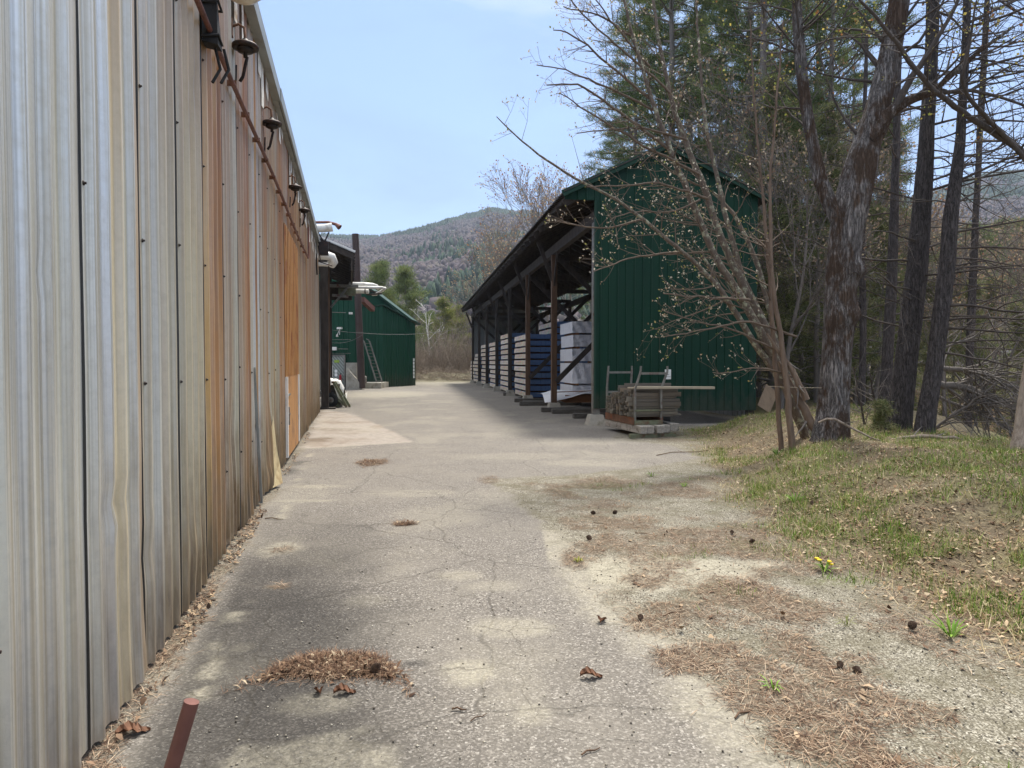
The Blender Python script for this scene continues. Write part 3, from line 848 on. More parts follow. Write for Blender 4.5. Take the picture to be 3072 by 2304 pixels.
# bearers on the ground
for i, (x, y, l, wd) in enumerate(((-.55, 5.0, 2.4, .2), (-.35, 4.2, 2.2, .22), (-.75, 8.6, 2.4, .2), (-.5, 9.3, 2.2, .24), (-.1, 2.2, 2.8, .2), (.1, 1.1, 2.2, .2), (.25, .5, 2.0, .2), (-.6, 11.0, 2.6, .2), (-.35, 16.8, 2.4, .2))):
    m = MB(); m.box(0, l, 0, wd, 0, .15)
    names = ['timber with its end poking past the second post', 'timber just in front of the second post pier', 'timber beside the third post pier', 'wide timber beyond the third pier', 'longest dark timber between the first two piers',
             'dark timber close behind the first pier', 'dark timber tucked under the edge of the green gable', 'dark timber under the nearest blue stack', 'far timber under the second blue stack']
    o = m.build('ground_timber', M['dark_timber'], label='weathered ' + names[i].replace('dark ', 'dark grey '), cat='timber', group='bearer timbers on the ground along the shed', bevel=.01)
    o.location = sl(x, y, .004); o.rotation_euler = (0, 0, SR + rs.uniform(-.03, .03))

# ------------------------------------------------------------------ lumber cart
CA = math.atan2(.48, 2.1)
cb = Vector((2.78, 15.35, 0))
def cl(x, y, z):
    c, s = math.cos(CA), math.sin(CA)
    return Vector((cb.x + x * c - y * s, cb.y + x * s + y * c, z))
for i, (x, wd, y0, y1, z0) in enumerate(((0, .17, 0, 2.2, .10), (.175, .165, .02, 2.15, .10), (.42, .17, .05, 2.1, .10), (.60, .19, .18, 2.2, .10), (.85, .21, .3, 2.1, .12))):
    m = MB(); m.box(0, wd, 0, y1 - y0, 0, .17)
    o = m.build('cart_timber', M['old_timber'], bevel=.012, label='%s big grey timber laid under the lumber rack' % ('leftmost', 'second from left', 'middle', 'fourth from left', 'rightmost, reddish-ended')[i], cat='timber', group='timbers under the lumber rack')
    o.location = cl(x, y0, z0); o.rotation_euler = (0, 0, CA)
for i, (x, y) in enumerate(((-.2, .05), (.32, .2))):
    m = MB(); m.box(0, .62, 0, .12, 0, .095)
    o = m.build('support_block', M['green_steel'], label='%s block on the ground under the grey timbers' % ('left mossy', 'right dark')[i], cat='block', group='blocks under the timbers'); o.location = cl(x, y, .003); o.rotation_euler = (0, 0, CA)
ct = empty('lumber_rack', cl(.02, .35, .272), CA, 'steel lumber rack with two tall end frames standing on grey timbers', 'rack')
for yf, nm in ((.0, 'near'), (1.75, 'far')):
    m = MB(); top = 1.30
    for x in (0.0, .62):
        fl = .12 if x == 0 else .14
        if yf > 1: fl = .02
        m.bar((x, yf, 0), (x, yf, .78), .045, .045); m.bar((x, yf, .78), (x + fl, yf - .02, 1.18), .04, .04); m.bar((x + fl, yf - .02, 1.18), (x + fl + (.0 if x else .01), yf - .02, top), .035, .035)
    fl = .13 if yf < 1 else .02
    m.bar((fl, yf - .02, 1.14), (.62 + fl, yf - .02, 1.14), .035, .05)
    if yf > 1: m.bar((.0, yf, .66), (.62, yf, .66), .035, .05)
    m.build('end_frame', M['grey_steel'], ct)
for bx in ((-.02, .64, -.06, -.02, .0, .10), (-.02, .64, 1.77, 1.81, 0, .10), (0, .62, -.055, -.02, .30, .34)):
    m = MB(); m.box(*bx); m.build('cross_channel', M['green_steel'], ct)
for x in (-.035, .62):
    m = MB(); m.box(x, x + .04, -.02, 1.77, .0, .16); m.build('side_channel', M['rust_steel'], ct)
# boards stacked across the rack : ends towards the road
bm_ = []
for (l, wd, h) in ((1.05, .035, .085), (1.2, .09, .035), (1.1, .045, .06), (1.15, .03, .10), (.95, .06, .04)):
    m = MB(); m.box(0, l, -wd / 2, wd / 2, 0, h)
    bm_.append((m.mesh('board', M['board'], .004), wd, h, l))
nb = 0
yc = .05
while yc < 1.66:
    wcol = rs.choice((.035, .045, .06, .09))
    z = .165 + rs.uniform(0, .03)
    ztop = .70 + .1 * math.sin(yc * 3) + rs.uniform(-.12, .06) - .12 * (yc > 1.2)
    while z < ztop:
        cand = [b for b in bm_ if b[1] <= wcol + .004]
        me, wd, h, l = rs.choice(cand)
        o = bpy.data.objects.new('board', me); col.objects.link(o)
        o.location = cl(.02, .35, .272) + Matrix.Rotation(CA, 3, 'Z') @ Vector((-.02 + rs.uniform(-.11, .07), yc + wd / 2 + rs.uniform(0, .004), z))
        o.rotation_euler = (rs.uniform(-.02, .02), 0, CA + rs.uniform(-.02, .02))
        tag(o, 'short weathered board among those stacked crosswise on the steel rack', 'board', 'boards stacked across the rack')
        z += h + .007; nb += 1
    yc += wcol + .006
for i, (x, y, z, l, wd, h) in enumerate(((.12, .10, .80, 1.86, .15, .055), (.02, .28, .80, 1.2, .10, .03), (.3, .42, .81, 1.1, .12, .03))):
    m = MB(); m.box(0, l, 0, wd, 0, h)
    o = m.build('plank', M['pale_plank'], bevel=.004, label=('longest pale plank lying on top of the boards in the rack', 'short pale plank behind the longest one on the rack', 'thin pale plank farthest back on top of the rack')[i], cat='plank', group='planks on top of the rack')
    o.location = cl(.02, .35, .272) + Matrix.Rotation(CA, 3, 'Z') @ Vector((x - .1, y - .12, z)); o.rotation_euler = (0, rad(.6), CA - .05)
# leaning board behind the gable corner
m = MB(); m.bar(W(2290, 1228, 20.2), W(2316, 1165, 20.6), .42, .03, up=(0, 1, 0))
m.build('leaning_board', M['tan_board'], label='wide tan board leaning behind the right corner of the green gable', cat='board')

# ------------------------------------------------------------------ green building at the end of the yard
fb = empty('green_building', (-9, 46, 0), 0, 'dark green metal-sided building with a lean-to at the end of the yard', 'building')
off = Vector((9, -46, 0))
def fbp(p): return Vector(p) + off
m = MB()
# front wall (with door), ribs real
def rib_wall(m, a, b, za, zb, pitch=.3, rib=.03):
    a, b = Vector(a), Vector(b); d = (b - a); L_ = d.length; d.normalize(); nrm = Vector((d.y, -d.x, 0))
    n = max(1, int(L_ / pitch)); vs = []
    for k in range(n):
        for q, h_ in ((0, 0), (.4, 0), (.46, rib), (.6, rib), (.66, 0)):
            s_ = (k + q) * pitch
            if s_ > L_: break
            p = a + d * s_ + nrm * h_; f = s_ / L_
            vs += [(p.x, p.y, za[0] + (za[1] - za[0]) * f), (p.x, p.y, zb[0] + (zb[1] - zb[0]) * f)]
    vs += [(b.x, b.y, za[1]), (b.x, b.y, zb[1])]
    m.add(vs, [(2 * i, 2 * i + 2, 2 * i + 3, 2 * i + 1) for i in range(len(vs) // 2 - 1)])
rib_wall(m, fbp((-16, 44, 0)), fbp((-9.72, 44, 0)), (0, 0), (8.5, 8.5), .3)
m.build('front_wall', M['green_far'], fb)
C0, C1 = Vector((-8.72, 48, 0)), Vector((-7.0, 51.5, 0))
e2 = Vector((-.9, .437, 0))
m = MB()
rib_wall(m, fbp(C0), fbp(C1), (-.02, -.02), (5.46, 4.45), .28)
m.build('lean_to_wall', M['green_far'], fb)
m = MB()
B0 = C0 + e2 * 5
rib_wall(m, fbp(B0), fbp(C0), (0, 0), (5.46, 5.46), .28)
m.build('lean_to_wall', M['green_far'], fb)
m = MB()
d1 = (C1 - C0).normalized(); o3 = Vector((.12, -.06, 0))
a, b = fbp(C0 - d1 * .05), fbp(C1 + d1 * .5)
za, zb = 5.5, 4.4
m.hexa([a + o3 + Vector((0, 0, za)), b + o3 + Vector((0, 0, zb)), b + e2 * 5 + Vector((0, 0, zb)), a + e2 * 5 + Vector((0, 0, za)),
        a + o3 + Vector((0, 0, za + .08)), b + o3 + Vector((0, 0, zb + .08)), b + e2 * 5 + Vector((0, 0, zb + .08)), a + e2 * 5 + Vector((0, 0, za + .08))])
# main gable slab behind the lean-to
m.build('lean_to_roof', M['green_trim'], fb)
m = MB()
gy = 50.6
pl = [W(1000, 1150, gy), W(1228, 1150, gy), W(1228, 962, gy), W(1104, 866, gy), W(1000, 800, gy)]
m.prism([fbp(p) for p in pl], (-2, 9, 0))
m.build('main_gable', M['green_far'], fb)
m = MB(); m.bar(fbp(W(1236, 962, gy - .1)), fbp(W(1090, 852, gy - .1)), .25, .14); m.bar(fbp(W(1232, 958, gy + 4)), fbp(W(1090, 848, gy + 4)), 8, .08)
m.build('roof', M['green_trim'], fb)
# downpipe, step and wedge of concrete
m = MB(); m.box(*[v for v in (fbp(W(1085, 1160, 46)).x, fbp(W(1150, 1160, 46)).x)], fbp((0, 45.2, 0)).y, fbp((0, 48, 0)).y, 0, .36)
m.build('concrete_step', M['concrete'], fb)
p0, p1 = fbp(W(1038, 1150, 43.2)), fbp(W(1084, 1150, 43.2))
m = MB(); m.prism([(p0.x, p0.y, 0), (p1.x, p0.y, 0), (p1.x, p0.y, .3), (p0.x + .08, p0.y, 1.3), (p0.x, p0.y, 1.3)], (0, .3, 0))
m.build('concrete_wedge', M['concrete'], fb)
q0, q1 = fbp(W(1040, 1150, 43.9)), fbp(W(1072, 1150, 43.9))
m = MB(); m.box(q0.x, q1.x, q0.y - .15, q0.y, 0, 1.65); m.build('concrete_panel', M['concrete'], fb)
# door
t = NT('striped_door'); wv = t.n('ShaderNodeTexWave'); t.l(t.map(t.co(), (1, 1, 1), (0, rad(40), 0)), wv.inputs[0]); wv.inputs['Scale'].default_value = 2.2
M['sdoor'] = t.fin(t.mix(t.rng(wv.outputs['Fac'], .4, .6), S(116, 122, 116), S(150, 156, 148)), .7)
dx0, dx1 = fbp(W(985, 1100, 43.9)).x, fbp(W(1032, 1100, 43.9)).x
dy = fbp((0, 43.9, 0)).y
m = MB(); m.box(dx0, dx1, dy - .06, dy, 0, 2.05); dr2 = m.build('door', M['sdoor'], fb)
m = MB(); m.box(dx1, dx1 + .1, dy - .1, dy, 0, 2.14); m.box(dx0, dx1, dy - .1, dy, 2.06, 2.14); m.build('frame', M['grey_steel'], dr2)
m = MB(); m.box(dx0 + .02, dx0 + .28, dy - .075, dy - .061, .75, 1.45); wn = m.build('window', M['glass'], dr2)
m = MB()
for a_ in (0, .13, .26): m.box(dx0 + .01 + a_, dx0 + .03 + a_, dy - .09, dy - .076, .75, 1.45)
for z_ in (.75, 1.1, 1.43): m.box(dx0, dx0 + .30, dy - .092, dy - .0761, z_, z_ + .025)
m.build('frame', M['white_metal'], wn)
def onwall(name, px0, py0, px1, py1, mat, label, cat, dpt=.05, Y=43.84, **kw):
    a_, b_ = W(px0, py0, Y), W(px1, py1, Y)
    m = MB(); m.box(a_.x, b_.x, Y - dpt, Y, b_.z, a_.z)
    return m.build(name, M[mat], label=label, cat=cat, **kw)
onwall('door_notice', 1003, 1080, 1018, 1088, 'yellow_green', 'yellow-green sticker on the grey striped door', 'sign', .01, 43.83)
onwall('door_notice', 1004, 1109, 1012, 1118, 'paper', 'upper white paper on the grey striped door', 'sign', .01, 43.83)
onwall('door_notice', 1004, 1120, 1012, 1129, 'paper', 'lower white paper on the grey striped door', 'sign', .01, 43.83)
e = empty('fire_extinguisher', W(1021, 1138, 43.7), 0, 'red fire extinguisher hung on the grey striped door', 'fire extinguisher')
m = MB(); m.lathe((0, 0, 0), [(0, -.2), (.075, -.19), (.08, 0), (.08, .2), (.05, .27), (.025, .29)], 12); m.build('tank', M['red_paint'], e)
m = MB(); m.lathe((0, 0, 0), [(.03, .291), (.03, .36), (0, .36)], 8); m.bar((-.02, 0, .35), (.1, 0, .37), .03, .02); m.build('valve', M['ink'], e)
# pipes, lights and boxes on the green wall
for a_, b_, r_, lb in (((976, 936), (1038, 938), .02, 'highest white pipe along the far green wall'), ((978, 1019), (1052, 1019), .012, 'thin middle pipe along the far green wall'),
                     ((980, 1046), (1044, 1047), .018, 'white conduit through the box above the striped door'), ((980, 1060), (1052, 1060), .012, 'lowest thin pipe just above the striped door')):
    m = MB(); m.tube([W(*a_, 43.8), W(*b_, 43.8)], r_, 8); m.build('wall_pipe', M['grey_steel'], label=lb, cat='pipe', group='pipes across the far green wall')
onwall('electrical_box', 992, 1041, 1011, 1051, 'white_metal', 'white electrical box on the far green wall above the door', 'box', .16, 43.75)
e = empty('wall_light', W(1019, 985, 43.7), 0, 'pale twin floodlight on the far green wall', 'lamp')
m = MB(); m.hexa([(-.14, -.2, -.06), (.14, -.2, -.06), (.16, .1, -.04), (-.16, .1, -.04), (-.12, -.2, .06), (.12, -.2, .06), (.14, .1, .08), (-.14, .1, .08)]); m.build('housing', M['white_metal'], e)
m = MB(); m.bar((.0, -.05, -.07), (-.12, -.15, -.42), .03, .03); m.bar((.02, -.05, -.07), (.02, -.12, -.4), .025, .025); m.lathe((-.12, -.16, -.5), [(.04, .12), (.08, -.02), (0, -.03)], 10); m.build('lamp_head', M['white_metal'], e)
onwall('wall_outlet', 1048, 937, 1058, 943, 'white_metal', 'small white outlet at the end of the highest wall pipe', 'outlet', .15, 43.75)
m = MB(); p_ = W(981, 883, 43.7); q_ = W(1003, 875, 43.7); m.box(p_.x, q_.x, 43.6, 43.75, p_.z, q_.z); m.build('vent_cover', M['white_metal'], label='small white vent cover high on the far green wall by the canopy', cat='vent')
# ladder
lb0, lt0 = W(1129, 1160, 46.6), W(1090, 1020, 47.4)
e = empty('ladder', (lb0.x, lb0.y, 0.36), 0, 'aluminium extension ladder leaning against the far green lean-to', 'ladder')
o0 = Vector((lb0.x, lb0.y, 0.36)); A0 = lb0 - o0; A1 = lt0 - o0; A0.z = 0
wv_ = Vector((.36, .0, 0))
for sft, ext, nm in ((Vector((0, 0, 0)), 0, 'rail'), (wv_, 0, 'rail'), (Vector((.06, -.12, 0)), .3, 'rail'), (wv_ + Vector((.06, -.12, 0)), .3, 'rail')):
    m = MB(); m.bar(A0 + sft, A0 + (A1 - A0) * (1 - ext * .1) + sft, .035, .06); m.build(nm, M['grey_steel'], e)
m = MB()
for k in range(12):
    p_ = A0 + (A1 - A0) * ((k + .5) / 12.5); m.bar(p_, p_ + wv_, .03, .03)
m.bar(A1 + Vector((0, 0, -.02)), A1 + Vector((-.25, .2, .06)), .04, .04); m.bar(A1 + wv_, A1 + wv_ + Vector((-.2, .2, .08)), .04, .04)
m.build('rungs', M['grey_steel'], e, kind='stuff')
# tall chimney
cbp = W(1085, 1150, 43.4)
e = empty('chimney_stack', (cbp.x, cbp.y, 0), 0, 'tall slightly leaning rust-brown steel chimney in front of the green building', 'chimney')
ctp = W(1066, 702, 43.4) - Vector((cbp.x, cbp.y, 0))
m = MB(); m.tube([(0, 0, 0.1), ctp * .5, ctp], [.225, .21, .2], 20); m.build('flue', M['chimney_rust'], e)
m = MB()
for f_ in (.33, .66): m.tube([ctp * f_ - Vector((0, 0, .05)), ctp * f_ + Vector((0, 0, .05))], .222, 20)
m.build('joint_band', M['chimney_rust'], e)
m = MB(); m.bar(W(1086, 898, 44.5), W(1118, 928, 46.5), .3, .3)
m.build('flue_duct', M['rust_pipe'], label='short sloping rust-red duct beside the chimney', cat='duct')
m = MB(); q_ = W(1093, 1150, 44.6); m.lathe((q_.x, q_.y, .36), [(.15, 0), (.15, .42), (.12, .45), (0, .45)], 14); m.build('metal_drum', M['grey_steel'], label='small grey drum at the foot of the chimney', cat='drum')
m = MB()
for k in range(6): m.box(*[W(1241, 1110, 51).x, W(1244.5, 1110, 51).x], 50.7, 50.8, .55 + k * .24, .75 + k * .24)
m.build('height_marker', M['paper'], label='white upright marker at the right corner of the green building', cat='marker')
# overhead cables
def cable(pts, sag, lb, r=.012):
    m = MB(); a_, b_ = Vector(pts[0]), Vector(pts[1])
    m.tube([a_.lerp(b_, i / 20) - Vector((0, 0, sag * 4 * (i / 20) * (1 - i / 20))) for i in range(21)], r, 5)
    m.build('overhead_cable', M['grey_cable'], label=lb, cat='cable')
cable((W(978, 986, 42), W(1085, 999, 42.8)), .05, 'cable from the far green wall to the chimney', .014)
cable((W(1085, 999, 42.8), sl(-.02, 35.5, 4.55)), .35, 'long sagging cable from the chimney to the lumber shed', .014)
cable((W(982, 1025, 42), W(1088, 1004, 43)), .25, 'slack lower cable along the far green wall', .012)

# ------------------------------------------------------------------ ground
def vnoise(x, y, seed=0):
    x = np.asarray(x, dtype=np.float64); y = np.asarray(y, dtype=np.float64)
    xi = np.floor(x).astype(np.int64); yi = np.floor(y).astype(np.int64)
    fx, fy = x - xi, y - yi
    fx = fx * fx * (3 - 2 * fx); fy = fy * fy * (3 - 2 * fy)
    def h(a, b):
        n = (a * 374761393 + b * 668265263 + seed * 1442695) & 0x7fffffff
        n = ((n ^ (n >> 13)) * 1274126177) & 0x7fffffff
        return ((n ^ (n >> 16)) & 0xffff) / 65535.0
    return (h(xi, yi) * (1 - fx) + h(xi + 1, yi) * fx) * (1 - fy) + (h(xi, yi + 1) * (1 - fx) + h(xi + 1, yi + 1) * fx) * fy
def fbm(x, y, o=4, seed=0):
    t = 0; a = .5
    for i in range(o): t = t + a * vnoise(x * 2 ** i, y * 2 ** i, seed + i * 7); a *= .5
    return t
def sst(a, b, x):
    t = np.clip((x - a) / (b - a), 0, 1); return t * t * (3 - 2 * t)
XB = ([-20, 0, 4, 5.7, 6.75, 8, 10, 14.5, 17.5, 19, 60, 90], [3.8, 3.2, 2.95, 2.7, 2.62, 2.7, 3.0, 3.95, 4.35, 6.9, 1.3, 1.0])
def H(x, y):
    x = np.asarray(x, float); y = np.asarray(y, float)
    t = x - np.interp(y, *XB) + (fbm(x * .7, y * .7, 3, 3) - .45) * 1.2
    up = .50 * sst(0, 2.3, t) * np.interp(y, [18.4, 19.2], [1, .8])
    n = (fbm(x * 1.3, y * 1.3, 4, 5) - .47)
    z = up + .16 * n * sst(-.2, 1.0, t) + .02 * n * sst(-2, -.5, t)
    z = z - 2.0 * sst(3.4, 10.0, t) - 1.0 * sst(10, 40, t)
    z = z + .8 * np.exp(-((y - 63) / 1.4) ** 2) * sst(-10.5, -8.5, x) * (1 - sst(-2.5, 0, x)) * (.6 + .8 * fbm(x * .9, y, 3, 9))
    z = z + 3.2 * sst(62, 78, y) * sst(5, 12, x)
    return z
def ell(px, py, rx, ry):
    c = G(px, py); a = G(px, py - ry); b = G(px, py + ry)
    return (c.x, (a.y + b.y) / 2, rx * c.y / F, abs(a.y - b.y) / 2)
def pdist(x, y, poly):
    """signed distance to polygon, positive inside"""
    n = len(poly); d = np.full(x.shape, 1e9); ins = np.zeros(x.shape, bool)
    for i in range(n):
        ax, ay = poly[i]; bx, by = poly[(i + 1) % n]
        ex, ey = bx - ax, by - ay
        t = np.clip(((x - ax) * ex + (y - ay) * ey) / (ex * ex + ey * ey + 1e-12), 0, 1)
        d = np.minimum(d, np.hypot(x - ax - t * ex, y - ay - t * ey))
        c = ((ay > y) != (by > y)) & (x < (bx - ax) * (y - ay) / (by - ay + 1e-12) + ax)
        ins ^= c
    return np.where(ins, d, -d)
def gp(pts): return [tuple(G(*p))[:2] for p in pts]
SHOULDER = [(3.6, -6), (1.6, -6), (1.05, 1.0)] + gp([(2400, 2320), (2100, 2040), (1850, 1810), (1690, 1650), (1570, 1530), (1460, 1440), (1720, 1420), (1990, 1398), (2100, 1372), (2010, 1335), (1840, 1318)]) + [(2.6, 17.5), (4.3, 18.5), (60, 19), (60, -6)]
APRON = gp([(962, 1228), (1050, 1240), (1150, 1280), (1240, 1327), (1060, 1338), (905, 1346)])
PATCH = gp([(1745, 1680), (1900, 1668), (2360, 1690), (2250, 1745), (1990, 1775), (1850, 1768), (1760, 1720)])
CONC = gp([(690, 2304), (800, 2240), (1010, 2195), (1110, 2215), (1175, 2260), (1180, 2330), (700, 2340)])
SANDS = [(840, 1645, 80, 28, .95), (830, 1758, 55, 14, .5), (725, 1945, 60, 22, .5), (1380, 1728, 95, 22, .55), (1525, 1885, 150, 42, .65), (1415, 2020, 120, 55, .85), (1600, 2140, 80, 50, .6), (960, 2110, 140, 42, .75),
         (1250, 1480, 160, 12, .35), (950, 1460, 130, 8, .7), (900, 1502, 120, 6, .6), (1150, 1185, 170, 14, .75), (1330, 1150, 120, 9, .7), (1480, 1760, 120, 24, .35), (1100, 1800, 90, 25, .3), (1750, 1390, 200, 16, .4), (1500, 1370, 260, 14, .3)]
DARKS = [(700, 1950, 170, 230, .8), (900, 1900, 200, 90, .35), (830, 1420, 90, 24, .7), (870, 1390, 70, 12, .6), (980, 1620, 190, 60, .4), (1240, 1990, 70, 20, .7), (760, 1700, 130, 50, .5)]
NEEDLES = [(1010, 2010, 190, 50, .9), (1115, 1390, 50, 13, 1), (1215, 1572, 40, 7, .9), (850, 1650, 35, 14, .5), (835, 1760, 45, 10, .8), (1960, 1870, 120, 40, .7), (2130, 1990, 170, 60, .85), (2290, 2110, 150, 70, .9), (2420, 2240, 150, 80, .9), (2350, 1830, 130, 45, .8), (1720, 1680, 50, 40, .7),
           (1470, 1440, 40, 16, .6), (960, 1318, 60, 10, .9), (1010, 1290, 80, 6, .5), (2600, 2120, 120, 30, .5), (2800, 2150, 100, 40, .6), (730, 1540, 80, 20, .6)]
def masks(x, y):
    wob = (fbm(x * 1.7, y * 1.7, 4, 11) - .47) * .5
    wob2 = (fbm(x * 6, y * 6, 4, 12) - .47) * .26
    sd = pdist(x, y, SHOULDER) + wob * .6 + wob2
    asph = 1 - sst(-.06, .10, sd)
    sand = np.zeros_like(x); ndl = np.zeros_like(x); drk = np.zeros_like(x)
    for lst, arr in ((SANDS, sand), (DARKS, drk), (NEEDLES, ndl)):
        for px, py, rx, ry, s in lst:
            cx, cy, ax, ay = ell(px, py, rx, ry)
            r = np.hypot((x - cx) / ax, (y - cy) / ay) + wob * 1.3 + wob2 * 1.5
            np.maximum(arr, s * (1 - sst(.45, 1.05, r)), out=arr)
    sand = np.maximum(sand, .28 * sst(.48, .66, fbm(x * 1.1, y * .8, 4, 21)) * asph)
    edge = np.exp(-((sd + .06) / .16) ** 2) * (y < 7) * (x > .3); sand = np.maximum(sand, .8 * edge)
    edge2 = np.exp(-((sd - .38) / .22) ** 2) * (y < 8.5) * (x > .5) * sst(.35, .55, fbm(x * 3, y * 3, 3, 31)); ndl = np.maximum(ndl, edge2)
    pt = sst(-.05, .05, pdist(x, y, PATCH) + wob2); cn = sst(-.04, .04, pdist(x, y, CONC) + wob2)
    sand = np.maximum(sand, np.maximum(pt, cn * .95))
    t = x - np.interp(y, *XB)
    bank = sst(-.5, .5, t + wob * 1.6)
    grn = bank * sst(.40, .60, fbm(x * 1.2, y * 1.2, 4, 41)) 
    grn = np.maximum(grn, .55 * sst(.50, .64, fbm(x * 1.6, y * 1.6, 3, 43)) * sst(.4, 1.2, sd) )
    ndl = np.maximum(ndl, bank * sst(.42, .62, fbm(x * 1.4 + 9, y * 1.4, 4, 47)) * .9)
    ndl = np.maximum(ndl, .8 * sst(.42, .60, fbm(x * 1.8 + 3, y * 1.8, 5, 48)) * sst(.25, .8, sd))
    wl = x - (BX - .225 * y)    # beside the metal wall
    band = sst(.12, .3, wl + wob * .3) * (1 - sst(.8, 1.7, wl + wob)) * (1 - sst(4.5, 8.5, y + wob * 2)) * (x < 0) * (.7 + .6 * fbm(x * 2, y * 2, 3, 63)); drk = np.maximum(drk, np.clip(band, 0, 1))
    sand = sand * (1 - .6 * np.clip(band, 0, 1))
    foot = (1 - sst(.06, .20, wl + wob2 * .8 + wob * .4)) * (y < 25) * (x < 0)
    ndl = np.maximum(ndl, foot * (.35 + .5 * sst(.4, .6, fbm(x * 3, y * 2, 3, 88))))
    chalk = np.exp(-((wl - .34 + wob * .2) / .06) ** 2) * sst(.45, .6, fbm(x * 4, y * 4, 3, 51)) * (x < 0) * (y < 20)
    sand = np.maximum(sand, chalk * .8)
    ap = sst(-.04, .04, pdist(x, y, APRON) + wob2 * .6)
    asph = asph * (1 - foot)
    far = sst(58, 62, y)
    asph = asph * (1 - far); grn = np.maximum(grn, far * .3)
    return dict(asph=asph, sand=sand * (1 - .7 * bank), ndl=ndl, grn=grn, drk=drk, ap=ap, bank=np.maximum(bank, far * .7), sd=sd)
def axis(segs):
    o = []
    for a, b, s in segs: o += list(np.arange(a, b, s))
    return np.array(o + [segs[-1][1]])
gx = axis([(-700, -100, 100), (-100, -20, 8), (-20, -9, .6), (-9, -4, .12), (-4, -2, .06), (-2, 4.2, .04), (4.2, 7, .07), (7, 14, .3), (14, 60, 2), (60, 140, 10), (140, 700, 70)])
gy = axis([(-40, -4, 4), (-4, 1.4, .3), (1.4, 8, .04), (8, 13, .07), (13, 22, .12), (22, 46, .25), (46, 72, .5), (72, 120, 3), (120, 320, 20), (320, 900, 90)])
X, Y = np.meshgrid(gx, gy)
Z = H(X, Y)
mk = masks(X, Y)
